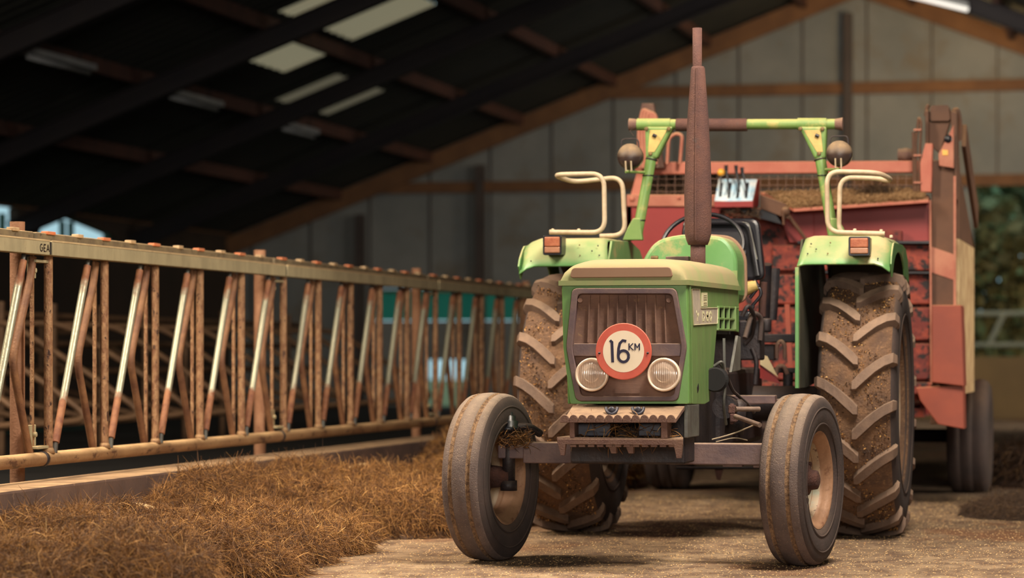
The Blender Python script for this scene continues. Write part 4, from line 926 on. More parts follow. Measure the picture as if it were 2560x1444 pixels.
def wheel_rear(x, s_out):
    c = Vector((x, YR, 0.745)); e = empty('rear_wheel', c, None, None, None, TR)
    axv = Vector((1, 0, 0))
    A = [(-0.14, 0.395), (-0.165, 0.41), (-0.198, 0.46), (-0.218, 0.53), (-0.218, 0.60), (-0.208, 0.655), (-0.190, 0.685), (-0.16, 0.70), (-0.08, 0.706)]
    full = A+[(0, 0.708)]+[(-a, r) for a, r in reversed(A)]
    t = MB().lathe(full, c, axv, 120).build('tyre', [M['tyre'], M['mudtread']], e)
    for p in t.data.polygons:
        v = sum((t.data.vertices[i].co for i in p.vertices), Vector())/len(p.vertices)
        if abs(v.x) < 0.187: p.material_index = 1
    lg = MB(); NL = 17
    for side_ in (-1, 1):
        for k in range(NL):
            ph0 = 2*PI*(k+(0.5 if side_ > 0 else 0))/NL
            path = [(-0.016, -0.035, 0.054, 0.744), (0.008, -0.015, 0.068, 0.747), (0.06, 0.05, 0.068, 0.748), (0.11, 0.108, 0.062, 0.747), (0.16, 0.155, 0.060, 0.742), (0.205, 0.185, 0.058, 0.727), (0.224, 0.19, 0.052, 0.69), (0.226, 0.192, 0.046, 0.65)]
            sec = []
            for j, (xo, dp, w, rt) in enumerate(path):
                ph = ph0+dp; rb = 0.70 if xo < 0.17 else (0.675 if xo < 0.21 else 0.63)
                wt = w/2/0.745; wb_ = wt*1.28
                if j == 0: wt *= 0.75
                def pt(r, a): return c+Vector((side_*xo, -r*math.cos(a), r*math.sin(a)))
                inx = 0.03 if j >= 6 else 0
                def pb(r, a): return c+Vector((side_*(xo-inx), -r*math.cos(a), r*math.sin(a)))
                sec.append([pb(rb-0.01, ph-wb_), pt(rt, ph-wt), pt(rt, ph+wt), pb(rb-0.01, ph+wb_)])
            vs = [p for s_ in sec for p in s_]; fs = []; m_ = len(sec)
            for j in range(m_-1):
                for a in range(3): fs.append((j*4+a, j*4+a+1, (j+1)*4+a+1, (j+1)*4+a))
            fs += [(0, 1, 2, 3), ((m_-1)*4+3, (m_-1)*4+2, (m_-1)*4+1, (m_-1)*4)]
            lg.add(vs, fs)
    lg.build('tread_lugs', M['lug'], e, 0.004)
    r = np.random.default_rng(int(abs(x)*100)); V = []; Fs = []; sh = []
    for i in range(5200):
        ph = r.uniform(-1.5, 1.3); xo = r.uniform(-0.185, 0.185)
        if math.sin(ph*5+xo*22+x)+math.sin(ph*11-xo*9) < -0.3: continue
        rr_ = 0.704+r.random()*0.012; p_ = np.array([xo, -rr_*math.cos(ph), rr_*math.sin(ph)]); s_ = 0.003+0.008*r.random()**2; k = len(V)
        d1 = r.normal(size=3); d1 /= np.linalg.norm(d1); d2 = np.cross(d1, r.normal(size=3)); d2 /= np.linalg.norm(d2); d3 = np.cross(d1, d2)
        V += [tuple(p_+d1*s_), tuple(p_+d2*s_*0.5), tuple(p_-d1*s_), tuple(p_-d2*s_*0.5), tuple(p_+d3*s_*0.4)]
        Fs += [(k, k+1, k+4), (k+1, k+2, k+4), (k+2, k+3, k+4), (k+3, k, k+4)]; sh += [r.random()**2.2*0.85]*5
    me = bpy.data.meshes.new('caked_mud'); me.from_pydata([(v[0]+c.x-CX, v[1]+c.y-YA, v[2]+c.z) for v in V], [], Fs); at = me.attributes.new('shade', 'FLOAT', 'POINT'); at.data.foreach_set('value', sh); me.materials.append(M['hay'])
    me.transform(Matrix.Translation(Vector((CX, YA, 0))-c)); o = bpy.data.objects.new('caked_mud', me); COL.objects.link(o); o.parent = e; o['kind'] = 'stuff'
    b = MB()
    for s in (-1, 1): b.lathe([(s*0.214, 0.50), (s*0.221, 0.505), (s*0.215, 0.51)], c, axv, 90).lathe([(s*0.18, 0.425), (s*0.188, 0.43), (s*0.184, 0.44)], c, axv, 90)
    b.build('sidewall_bead', M['tyre'], e)
    pr = [(s_out*0.155, 0.41), (s_out*0.15, 0.392), (s_out*0.12, 0.385), (s_out*0.1, 0.35), (s_out*0.0, 0.34), (s_out*0.03, 0.3), (s_out*0.09, 0.22), (s_out*0.09, 0.0)]
    MB().lathe(pr, c, axv, 72).lathe([(-s_out*0.155, 0.41), (-s_out*0.15, 0.392), (-s_out*0.12, 0.385), (-s_out*0.1, 0.35), (0, 0.341)], c, axv, 72).build('rim', M['rim'], e)
    MB().lathe([(s_out*0.05, 0.13), (s_out*0.12, 0.12), (s_out*0.14, 0.09), (s_out*0.17, 0.08), (s_out*0.17, 0)], c, axv, 24).build('hub', M['hub'], e)
    return e
wheel_rear(-3.205, -1); wheel_rear(-1.525, 1)

# -- driveline, engine, everything dark between the wheels
MB().bb((CX-0.18, 13.45, 0.52), (CX+0.17, 14.7, 0.98)).bb((CX-0.15, 13.5, 0.95), (CX+0.12, 14.65, 1.28)).build('engine_block', M['dark'], TR, 0.02)
mb = MB()
for i in range(4): mb.lathe([(0, 0), (0, 0.075), (0.2, 0.07), (0.22, 0.04), (0.22, 0)], (CX+0.06, 13.75+i*0.24, 1.0), (0.3, 0, 1), 16)
mb.build('cylinder', M['dark'], TR)
MB().bb((CX-0.2, 14.65, 0.52), (CX+0.2, 16.3, 0.95)).build('gearbox', M['dark'], TR, 0.03)
MB().cyl((-3.1, YR, 0.745), (-1.63, YR, 0.745), 0.10, 24).lathe([(0, 0.1), (0.02, 0.16), (0.12, 0.16), (0.14, 0.1)], (CX-0.07, YR, 0.745), (1, 0, 0), 24).build('rear_axle', M['dark'], TR)
MB().lathe([(0, 0), (0, 0.055), (0.02, 0.062), (0.03, 0.04), (0.05, 0.04), (0.06, 0.062), (0.075, 0.055), (0.075, 0)], (-2.07, 13.75, 0.90), (0, 1, 0), 28, False).build('pulley', M['voidblack'], TR)
MB().lathe([(0, 0), (0, 0.06), (0.12, 0.06), (0.13, 0.05), (0.13, 0)], (-2.06, 14.0, 0.76), (0, 1, 0), 24, False).build('alternator', M['dark'], TR)
MB().lathe([(0, 0), (0, 0.05), (0.16, 0.05), (0.18, 0.02)], (-2.03, 14.15, 0.62), (0.1, 0, 1), 20).build('filter', M['dark'], TR)
MB().prism([P(*p_, x=-2.02) for p_ in ((1838, 838), (1845, 842), (1844, 925), (1822, 930))], (0.015, 0, 0)).build('grey_guard', M['greymetal'], TR, 0.003)
MB().bar(P(1810, 845, y=14.2), P(1812, 930, y=14.2), 0.012).build('stay_rod', M['greymetal'], TR)
def hose(name, pts, r, mat): return MB().tube(arc_path(pts, 0.12, 6), r, 8).build(name, mat, TR)
hose('hose', [P(1800, 905, y=13.9), P(1815, 930, y=13.9), P(1830, 975, y=14.0), P(1870, 1010, y=14.4), P(1885, 1030, y=14.5)], 0.009, M['tyre'])
hose('hose', [P(1785, 915, y=13.8), P(1806, 900, y=13.8), P(1814, 960, y=13.9), P(1808, 1010, y=13.9), P(1815, 1060, y=14.0)], 0.008, M['greymetal'])
hose('hose', [P(1855, 790, y=15.0), P(1870, 760, y=15.0), P(1888, 790, y=15.1), P(1880, 840, y=15.2), P(1862, 860, y=15.2)], 0.012, M['dark'])
hose('hose', [P(1862, 845, y=15.0), P(1880, 780, y=15.1), P(1905, 790, y=15.2), P(1900, 850, y=15.2)], 0.014, M['tyre'])
hose('hose', [P(1880, 870, y=15.2), P(1892, 900, y=15.2), P(1888, 960, y=15.2)], 0.013, M['dark'])
# steering links right of the engine
c1 = P(1826, 1018, y=13.8)
MB().tube([P(1838, 1022, y=13.8), P(1898, 1022, y=13.9)], 0.013, 10).tube([P(1838, 1040, y=13.75), P(1900, 1062, y=13.6)], 0.012, 10).build('tie_rod', M['axlelight'], TR)
MB().bb(P(1820, 1012, y=13.8), Vector(P(1838, 1034, y=13.8))+Vector((0, 0.05, 0))).bb(P(1824, 1034, y=13.78), Vector(P(1842, 1055, y=13.78))+Vector((0, 0.05, 0))).cyl(P(1830, 1008, y=13.82), P(1830, 1060, y=13.82), 0.012, 10).build('link_end', M['rust'], TR, 0.006)
MB().bar(P(1815, 998, y=15.0), P(1940, 998, y=15.0), 0.08, 0.045).bar(P(1825, 1012, y=15.2), P(1960, 1000, y=15.2), 0.1, 0.02).build('step_plate', M['axle'], TR, 0.004)
MB().tube(arc_path([P(1780, 1098, y=13.75), P(1830, 1085, y=13.75), P(1890, 1060, y=13.7)], 0.05), 0.004, 6).tube(arc_path([P(1790, 1104, y=13.75), P(1838, 1092, y=13.75), P(1868, 1100, y=13.7)], 0.05), 0.003, 6).build('wire', M['cream'], TR)
MB().tube([P(1690, 1169, y=16.9), P(1900, 1168, y=16.9)], 0.010, 8).build('linkage_bar', M['dark'], TR)
MB().prism([P(1786, 1170, y=16.9), P(1808, 1170, y=16.9), P(1800, 1200, y=16.9), P(1792, 1198, y=16.9)], (0, 0.02, 0)).build('hanging_bracket', M['rust'], TR)
# lift arms, levers
MB().tube([P(1915, 660, y=16.3), P(1910, 800, y=16.4)], 0.035, 12).tube([P(1938, 670, y=16.6), P(1930, 800, y=16.6)], 0.03, 12).build('lift_hose_stack', M['dark'], TR)
MB().tube([P(1910, 705, y=16.28), P(1906, 790, y=16.3)], 0.02, 10).build('lift_ram', M['rust'], TR)
MB().bar(P(1905, 845, y=16.4), P(1990, 845, y=16.4), 0.05).bb(P(1880, 860, y=16.4), Vector(P(1935, 900, y=16.4))+Vector((0, 0.1, 0))).bar(P(1915, 925, y=16.4), P(1992, 925, y=16.4), 0.06, 0.03).cyl(P(1970, 925, y=16.4), P(1970, 990, y=16.4), 0.03, 12).build('rear_linkage', M['dark'], TR, 0.006)
MB().tube(arc_path([P(1942, 895, y=16.3), P(1942, 862, y=16.3), P(1952, 850, y=16.3), P(1962, 862, y=16.3), P(1962, 895, y=16.3)], 0.04, 5), 0.012, 8).build('linkage_ring', M['step'], TR)
MB().tube(arc_path([P(1940, 935, y=16.2), P(1945, 915, y=16.2), P(1960, 915, y=16.2), P(1968, 935, y=16.2)], 0.03, 4), 0.014, 8).build('linkage_ring', M['step'], TR)
MB().prism([P(1900, 890, y=16.1), P(1925, 925, y=16.1), P(1953, 960, y=16.1), P(1900, 945, y=16.1)], (0, 0.01, 0)).build('red_plate', M['wagon'], TR)
MB().prism([P(1900, 885, y=16.09), P(1918, 890, y=16.09), P(1945, 942, y=16.09), P(1900, 910, y=16.09)], (0, 0.008, 0)).build('pale_plate', M['redwhite'], TR)
yc = MB().tube([P(1846, 738, y=15.3), P(1862, 722, y=15.3), P(1893, 712, y=15.3)], [0.035, 0.04, 0.028], 12).build('yellow_grip', M['oliveplastic'], TR)
MB().tube(arc_path([P(1875, 745, y=15.3), P(1898, 715, y=15.3), P(1905, 735, y=15.3), P(1880, 765, y=15.3)], 0.03), 0.009, 8).tube([P(1885, 700, y=15.3), P(1895, 716, y=15.3)], 0.012, 8).tube([P(1884, 765, y=15.3), P(1868, 800, y=15.2)], 0.008, 8).build('lever', M['black'], TR)
MB().cyl(P(1915, 795, y=15.5), P(1915, 830, y=15.5), 0.03, 12).tube([P(1855, 830, y=15.3), P(1905, 832, y=15.3)], 0.035, 12).bb(P(1846, 800, y=15.2), Vector(P(1900, 900, y=15.2))+Vector((0, 0.2, 0))).build('valve_block', M['dark'], TR, 0.01)

# -- dash cowl, steering wheel, seat
cp = rpoly([(-2.645, 1.30), (-2.645, 1.50), (-2.56, 1.64), (-2.40, 1.672), (-2.18, 1.655), (-2.115, 1.56), (-2.110, 1.30)], 0.07, 6)
MB().prism([(x, 14.84, z) for x, z in cp], (0, 0.30, 0)).build('dash_cowl', M['green_fender'], TR, 0.02)
cp2 = rpoly([(-2.655, 1.30), (-2.655, 1.50), (-2.565, 1.655), (-2.40, 1.688), (-2.175, 1.67), (-2.105, 1.57), (-2.10, 1.30)], 0.07, 6)
MB().prism([(x, 15.14, z) for x, z in cp2], (0, 0.03, 0)).build('dash_rim', M['strip'], TR, 0.006)
sc_ = P(1757, 612, y=15.42); nrm = Vector((0, -0.62, 0.78)); 
sw = empty('steering_wheel', sc_, None, None, None, TR)
e1 = Vector((1, 0, 0)); e2 = nrm.cross(e1).normalized(); e2 = e2 if e2.z > 0 else -e2
# the rim leans towards the driver
e2 = Vector((0, 0.48, 0.877)); RW = 0.228
MB().tube([sc_+e1*RW*math.cos(t*PI/24)+e2*RW*0.88*math.sin(t*PI/24) for t in range(48)], 0.0125, 10, closed=True).build('rim', M['black'], sw)
mb = MB()
for a in (90, 210, 330): mb.tube([sc_+Vector((0, -0.05, -0.03)), sc_+e1*RW*math.cos(math.radians(a))+e2*RW*0.88*math.sin(math.radians(a))], 0.007, 8)
mb.cyl(sc_+Vector((0, -0.06, -0.04)), sc_+Vector((0, -0.03, -0.01)), 0.035, 16); mb.build('spokes', M['black'], sw)
MB().tube([sc_+Vector((0, -0.05, -0.03)), (CX, 15.15, 1.35)], 0.02, 10).build('column', M['black'], sw)
# seat
st_ = empty('driver_seat', (CX, 16.1, 1.0), None, None, None, TR)
def seatpanel(u0, u1, v0, v1, y, d, r, name, mat, lean=0.06):
    pts = rpoly([(u0, v1), (u0+6, v0), (u1-16, v0), (u1, v1)], r, 7)
    vs = [P(u, v, y=y+lean*(v1-v)/(v1-v0)) for u, v in pts]
    MB().prism(vs, (0, d, 0)).build(name, mat, st_, 0.02)
seatpanel(1700, 1912, 545, 700, 15.98, 0.09, 22, 'backrest', M['seat'])
MB().tube(arc_path([P(1712, 700, y=15.96), P(1712, 556, y=16.02), P(1873, 556, y=16.02), P(1895, 690, y=15.96)], 0.07, 7), 0.018, 10).build('piping', M['seat'], st_)
seatpanel(1722, 1868, 574, 640, 15.95, 0.05, 12, 'cushion', M['seat'])
MB().tube(arc_path([P(1856, 555, y=15.93), P(1872, 558, y=15.93), P(1893, 648, y=15.90)], 0.03, 5), 0.004, 8).build('chrome_trim', M['greymetal'], st_)
MB().bb((CX-0.24, 15.62, 1.16), (CX+0.24, 16.05, 1.27)).build('seat_cushion', M['seat'], st_, 0.03)
MB().bb((CX-0.12, 15.7, 0.94), (CX+0.12, 16.0, 1.17)).build('seat_base', M['dark'], st_, 0.01)
# -- exhaust
mxp = P(1745, 500, y=14.2); X0, Y0 = mxp.x, mxp.y
def zz(v): return 1.03+(883-v)*14.34/7000
exh = empty('exhaust', (X0, Y0, 1.45), None, None, None, TR)
def oct_(r, ry=None):
    ry = ry or r; return [(r*math.cos(a), ry*math.sin(a)) for a in [PI/12+PI/6*k for k in range(12)]]
secs = [(zz(612), 0.050), (zz(600), 0.060), (zz(585), 0.068), (zz(560), 0.069), (zz(480), 0.071), (zz(380), 0.064), (zz(290), 0.054), (zz(220), 0.043), (zz(172), 0.036), (zz(166), 0.030)]
vs = []; fs = []
for z, r in secs: vs += [(X0+a*1.0, Y0+b, z) for a, b in oct_(r)]
for i in range(len(secs)-1):
    for k in range(12): fs.append((i*12+k, i*12+(k+1) % 12, (i+1)*12+(k+1) % 12, (i+1)*12+k))
fs += [tuple(range(12)), tuple(range((len(secs)-1)*12, len(secs)*12))]
MB().add(vs, fs, True).build('muffler', M['rust'], exh, 0)
MB().tube([(X0-0.002, Y0-r-0.001, z) for z, r in secs[1:-1]], 0.005, 6).tube([(X0+0.002, Y0+r+0.001, z) for z, r in secs[1:-1]], 0.005, 6).build('seam', M['rust'], exh)
MB().cyl((X0, Y0, 1.43), (X0, Y0, zz(606)), 0.039, 20).build('lower_pipe', M['rust'], exh)
MB().lathe([(0, 0.024), (zz(70)-zz(170), 0.0245), (zz(70)-zz(170), 0.020), (0.1, 0.02)], (X0-0.004, Y0, zz(170)), (0, 0, 1), 20).build('upper_pipe', M['rust'], exh)

# -- rear fenders
def fender(f, lab=None):
    xi, xo = CX+0.525, CX+1.03; e = empty('fender', f((xi, 15.3, 1.5)), None, None, None, TR)
    # section across y,z of the top sheet: front apron, flat top, rear curve
    sec = [(15.27, 1.522), (15.30, 1.56), (15.37, 1.64), (15.42, 1.672), (15.50, 1.682), (16.0, 1.688), (16.25, 1.66), (16.5, 1.56), (16.66, 1.40)]
    NX = 12; vs = []; fs = []; th_ = 0.01
    def xz(i): t = i/NX; return t
    for off in (0, -th_):
        for (y, z) in sec:
            for i in range(NX+1):
                t = i/NX; xin = xi+(0.045 if z > 1.62 else 0.045*(z-1.522)/0.1)*(1 if y < 16 else 1); xx = xi*(1-t)+(xo)*t
                # narrower at top than at the lip
                k_ = min(1, max(0, (z-1.522)/0.15)) if y < 15.6 else 1
                xx = (xi+0.03*k_)*(1-t)+(xo-0.045*k_*0+0.0)*t
                droop = 0.045*max(0, (t-0.80)/0.2)**2 + 0.012*max(0, (0.12-t)/0.12)**2
                vs.append(f((xx, y, z-droop+off)))
    n1 = NX+1; m_ = len(sec); B = m_*n1
    for j in range(m_-1):
        for i in range(NX):
            a = j*n1+i; fs += [(a, a+1, a+n1+1, a+n1), (B+a, B+a+n1, B+a+n1+1, B+a+1)]
    for i in range(NX): fs += [(i, B+i, B+i+1, i+1), ((m_-1)*n1+i, (m_-1)*n1+i+1, B+(m_-1)*n1+i+1, B+(m_-1)*n1+i)]
    for j in range(m_-1): a = j*n1; fs += [(a, a+n1, B+a+n1, B+a), (a+NX, B+a+NX, B+a+n1+NX, a+n1+NX)]
    ts = MB().add(vs, fs, True).build('top_sheet', [M['green_fender'], M['dirtyshadegreen']], e)
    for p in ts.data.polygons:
        if p.index % 2 == 1 and p.index < 2*(m_-1)*NX: p.material_index = 1  # underside takes the green with shade and dirt painted in
    # outer flange with the arch
    arch = []
    for k in range(13):
        a = PI*k/12; arch.append((15.75+0.40*math.cos(a), 1.43+0.165*math.sin(a)))
    outl = [(15.27, 1.515), (15.30, 1.56), (15.37, 1.61), (15.42, 1.635), (15.5, 1.64), (16.0, 1.645), (16.2, 1.63), (16.35, 1.57), (16.42, 1.45)]
    inn = [(16.34, 1.44)]+[(y, z) for y, z in arch if True][1:-1]+[(15.33, 1.445)]
    poly = outl+inn
    MB().prism([f((xo, y, z)) for y, z in poly], (0.01 if f is ident else -0.01, 0, 0)).build('outer_flange', M['green_fender'], e, 0.003)
    # inner plate
    ip = [(15.29, 1.50), (15.42, 1.66), (16.0, 1.68), (16.3, 1.64), (16.5, 1.54), (16.75, 1.3), (16.75, 0.9), (15.6, 0.84), (15.27, 0.84)]

    MB().prism([f((xi+0.004, y, z)) for y, z in ip], (0.012 if f is ident else -0.012, 0, 0)).build('inner_plate', M['dirtyshadegreen'] if f is ident else M['green_fender'], e, 0.002)
    MB().bb(f((xi-0.008, 15.25, 0.84)), f((xi+0.012, 15.285, 1.50))).build('plate_flange', M['green_fender'], e, 0.002)
    for (dx_, z) in ((0.07, 1.63), (0.055, 1.575), (0.10, 1.60), (0.175, 1.635), (0.165, 1.575), (0.44, 1.545)):
        yf = 15.27+(z-1.522)*0.66
        MB().lathe([(0, 0.0045), (0.004, 0.004), (0.004, 0)], f((xi+dx_, yf-0.004, z)), (0, -1, 0.5), 8).build('bolt', M['bolt'] if dx_ > 0.16 and dx_ < 0.2 else M['black'], e)
    return e
ident = lambda p: tuple(p)
fender(ident); fender(mx)
# indicators
for (ua, ub, va, vb) in ((2121, 2175, 591, 639), (1357, 1404, 588, 637)):
    y = 15.2; a = P(ua, va, y=y); b = P(ub, vb, y=y); e = empty('indicator', (a+b)/2, None, None, None, TR)
    MB().ring([(x, y, z) for x, z in rpoly([(a.x, a.z), (b.x, a.z), (b.x, b.z), (a.x, b.z)], 0.012, 5)], [(x, y, z) for x, z in rpoly([(a.x+0.011, a.z-0.009), (b.x-0.011, a.z-0.009), (b.x-0.011, b.z+0.012), (a.x+0.011, b.z+0.012)], 0.008, 5)], (0, 0.03, 0)).bb((a.x+0.004, y+0.02, b.z+0.004), (b.x-0.004, y+0.14, a.z-0.004)).build('housing', M['black'], e, 0.003)
    zm = a.z*0.42+b.z*0.58
    MB().bb((a.x+0.010, y-0.008, zm), (b.x-0.010, y+0.02, a.z-0.009)).build('orange_lens', M['orange'], e, 0.006)
    MB().bb((a.x+0.010, y-0.006, b.z+0.011), (b.x-0.010, y+0.02, zm)).build('pale_lens', M['lens2'], e, 0.006)
# grab rails
rl = arc_path([P(1374, 580, y=15.46), P(1512, 581, y=15.46), P(1510, 434, y=15.46), P(1392, 436, y=15.46), P(1394, 442, y=15.62), P(1436, 455, y=15.8), P(1556, 442, y=15.8), P(1563, 588, y=15.8), P(1500, 590, y=15.8)], 0.075, 8)
MB().tube(rl, 0.0135, 12).build('grab_rail', M['cream'], TR)
rr = arc_path([P(2212, 584, y=15.46), P(2069, 580, y=15.46), P(2067, 428, y=15.46), P(2196, 431, y=15.46), P(2228, 448, y=15.6), P(2222, 452, y=15.72), P(2196, 446, y=15.8), P(2100, 443, y=15.8), P(2097, 584, y=15.8), P(2150, 588, y=15.8)], 0.075, 8)
MB().tube(rr, 0.0135, 12).build('grab_rail', M['cream'], TR)
for (u, v) in ((1382, 572), (1447, 572), (2137, 572), (2203, 574), (2228, 588), (2170, 590)):
    MB().lathe([(0, 0.010), (0.014, 0.009), (0.016, 0)], P(u, v+6, y=15.46), (0, 0, 1), 8).build('rail_bolt', M['cream'], TR)
# -- roll bar
YRB = 15.98; rb = empty('roll_bar', P(1840, 311, y=YRB), None, None, None, TR)
MB().tube([P(1590, 311, y=YRB), P(2095, 310, y=YRB)], 0.030, 20).build('cross_tube', M['green_bar'], rb)
MB().tube([P(1691, 312, y=YRB), P(1868, 312, y=YRB)], 0.037, 20).build('foam_sleeve', M['rust'], rb)
MB().tube([P(1596, 311, y=YRB), P(1585, 311, y=YRB), P(1573, 311, y=YRB)], [0.029, 0.034, 0.036], 16).build('end_cap', M['step'], rb)
MB().tube([P(2083, 310, y=YRB), P(2094, 310, y=YRB), P(2107, 310, y=YRB)], [0.028, 0.033, 0.038], 16).build('end_cap', M['step'], rb)
MB().tube([P(1593, 311, y=YRB), P(1676, 311, y=YRB)], 0.035, 16).build('clamp', M['green_bar'], rb); MB().tube([P(1994, 310, y=YRB), P(2066, 310, y=YRB)], 0.035, 16).build('clamp', M['green_bar'], rb)
for (top, bot) in (((1612, 1682), (1614, 1642)), ((1997, 2066), (2036, 2063))):
    y = YRB-0.04; g = [P(top[0], 316, y=y), P(top[1], 316, y=y), P(bot[1], 396, y=y), P(bot[0], 396, y=y)]
    gs = MB().prism(g, (0, 0.08, 0)).build('gusset', M['green_bar'], rb, 0.012)
    ins = [P(top[0]+12, 325, y=y-0.003), P(top[1]-14, 325, y=y-0.003), P(bot[1]-6, 380, y=y-0.003), P(bot[0]+6, 380, y=y-0.003)]
    MB().prism(rpoly2 if False else ins, (0, 0.004, 0)).build('worn_plate', M['oliveplastic'], gs, 0.002)
    for (u, v) in ((top[0]+4, 322), (top[1]-10, 322), ((bot[0]+bot[1])/2-2, 384)): MB().lathe([(0, 0.013), (0.012, 0.011), (0.014, 0)], P(u, v, y=y-0.004), (0, -1, 0), 8, False).build('bolt', M['bolt'], gs)
    mu = (top[0]+top[1])/2-12 if top[0] < 1700 else (top[0]+top[1])/2+10
    MB().tube([P(mu-3, 337, y=y-0.01), P(mu+6, 341, y=y-0.01)], 0.010, 8).build('hook', M['black'], gs)
for (ut, vt, ub, vb) in ((1629, 392, 1592, 592), (2050, 392, 2084, 592)):
    lg = MB().tube([P(ut, vt, y=YRB-0.01), P(ub, vb, y=YRB-0.05)], 0.031, 16).build('upright', M['green_bar'], rb)
    MB().lathe([(0, 0.032), (0.0, 0.035), (0.008, 0.035), (0.008, 0.032)], P(ut, vt+5, y=YRB-0.01), P(ub, vb, y=YRB-0.05)-P(ut, vt, y=YRB-0.01), 16).build('band', M['dark'], lg)
    for t in (0.24, 0.8):
        p = P(ut, vt, y=YRB-0.01).lerp(P(ub, vb, y=YRB-0.05), t); MB().lathe([(0, 0.032), (0.0, 0.0345), (0.006, 0.0345), (0.006, 0.032)], p, (0, 0, 1), 16).build('cable_tie', M['black'], lg)
    sgn = -1 if ut < 1700 else 1
    MB().prism([P(ub-sgn*14, 600, y=YRB-0.08), P(ub+sgn*36, 600, y=YRB-0.08), P(ub+sgn*24, 570, y=YRB-0.08), P(ub+sgn*10, 545, y=YRB-0.08), P(ub-sgn*8, 545, y=YRB-0.08)], (0, 0.05, 0)).build('foot_plate', M['green_bar'], rb, 0.006)
# work lights
for (u, v, s) in ((1575, 391, -1), (2098, 384, 1)):
    y = 15.82; c = P(u, v, y=y); e = empty('work_light', c, None, None, None, TR)
    MB().ball(c, 0.074, (1, 0.8, 1)).build('housing', M['lampback'], e)
    MB().lathe([(0.03, 0.074), (0.055, 0.070), (0.06, 0.06), (0.06, 0)], c, (0, 1, 0), 28).build('rim', M['galv'], e)
    z0 = P(u, v-44, y=y).z; w_ = 0.052
    MB().tube(arc_path([(c.x-w_, c.y, c.z+0.05), (c.x-w_+0.004, c.y, z0), (c.x+w_-0.004, c.y, z0), (c.x+w_, c.y, c.z+0.05)], 0.02, 4), 0.004, 6).build('handle', M['dark'], e)
    MB().tube([(c.x-0.016, c.y-0.055, c.z-0.03), (c.x-0.016, c.y-0.04, c.z-0.085)], 0.005, 6).tube([(c.x+0.016, c.y-0.055, c.z-0.03), (c.x+0.016, c.y-0.04, c.z-0.085)], 0.005, 6).build('wires', M['cream'], e)
    MB().tube(arc_path([(c.x-0.02, c.y-0.03, c.z-0.088), (c.x+0.01, c.y, c.z-0.088), P(1612 if s < 0 else 2062, v+40, y=15.95)], 0.03, 4), 0.009, 8).build('bracket', M['green_bar'], e)
hose('cable', [P(1585, 340, y=15.85), P(1573, 326, y=15.95), P(1590, 318, y=15.97)], 0.0018, M['dark'])

# ------------------------------------------------------------------ red feed wagon
YW = 19.0
WG = empty('feed_wagon', (-2.44, YW, 0), 'dirty red feed mixer wagon hitched behind the green tractor', 'wagon')
def w(u, v, y=YW): return P(u, v, y=y)
def wpan(name, pts, d, mat, y=YW, bev=0.004, parent=None): return MB().prism([w(u, v, y) for u, v in pts], (0, d, 0)).build(name, mat, parent or WG, bev)
wpan('front_panel', [(1566, 514), (1800, 514), (1800, 1010), (1566, 1010)], 0.04, M['wagon'])
wpan('upper_panel', [(1990, 508), (2324, 493), (2326, 604), (2020, 604), (1990, 540)], 0.03, M['wagon'], YW-0.02)
wpan('upper_panel', [(1955, 560), (1990, 512), (2035, 508), (2035, 606), (1975, 606)], 0.03, M['wagon'], YW-0.03)
wpan('middle_panel', [(1800, 520), (2320, 520), (2330, 1000), (1800, 1010)], 0.04, M['wagondirty'], YW+0.04)
for i, (a, b) in enumerate(((612, 676), (686, 760), (768, 850), (858, 948))):
    wpan('worn_panel', [(1930, a), (2326, a), (2328, b), (1930, b)], 0.05, M['wagondirty'], YW-0.02, 0.01)
MB().bar(w(1995, 606, YW-0.05), w(2330, 606, YW-0.05), 0.10, 0.02).bar(w(1985, 680, YW-0.05), w(2330, 682, YW-0.05), 0.08, 0.015).build('rubber_strip', M['black'], WG, 0.004)
MB().prism([w(2155, 574, YW-0.1), w(2255, 576, YW-0.1), w(2255, 602, YW-0.1), w(2165, 602, YW-0.1)], (0, 0.06, 0)).build('hinge_block', M['wagondirty'], WG, 0.006)
wpan('frame_rail', [(1585, 405), (2310, 401), (2310, 431), (1590, 436)], 0.06, M['wagonrail'], YW+0.03, 0.008)
wpan('side_frame', [(1592, 430), (1622, 430), (1594, 516), (1568, 516)], 0.05, M['wagonrail'], YW, 0.006)
wpan('ledge', [(1566, 486), (1790, 486), (1790, 516), (1566, 516)], 0.06, M['wagonledge'], YW-0.02, 0.006)
MB().lathe([(0, 0.02), (0.012, 0.016), (0.012, 0)], w(1580, 497, YW-0.02), (0, -1, 0), 8).build('ledge_bolt', M['wagonrail'], WG)
MB().lathe([(0, 0.012), (0.012, 0.01), (0.012, 0)], w(1697, 495, YW-0.02), (0, -1, 0), 8).build('ledge_bolt', M['wagonrail'], WG)
ms = MB()
for i in range(32):
    u = 1624+i*21.4; ms.bar(w(u, 430, YW+0.05), w(u-2, 492, YW+0.05), 0.0028)
for v in (447, 463, 479): ms.bar(w(1615, v, YW+0.046), w(2290, v-1, YW+0.046), 0.0028)
ms.build('wire_mesh', M['wire'], WG)
me = strands('hopper_hay', 1800, lambda r, n: np.stack([r.uniform(-3.3, -2.75, n), r.uniform(19.12, 19.3, n), r.uniform(2.1, 2.22, n)], 1), 0.18, 0.006, M['darkhay'], 91)
o = bpy.data.objects.new('hopper_hay', me); COL.objects.link(o); me.transform(Matrix.Translation((2.44, -YW, 0))); o.parent = WG; o['kind'] = 'stuff'
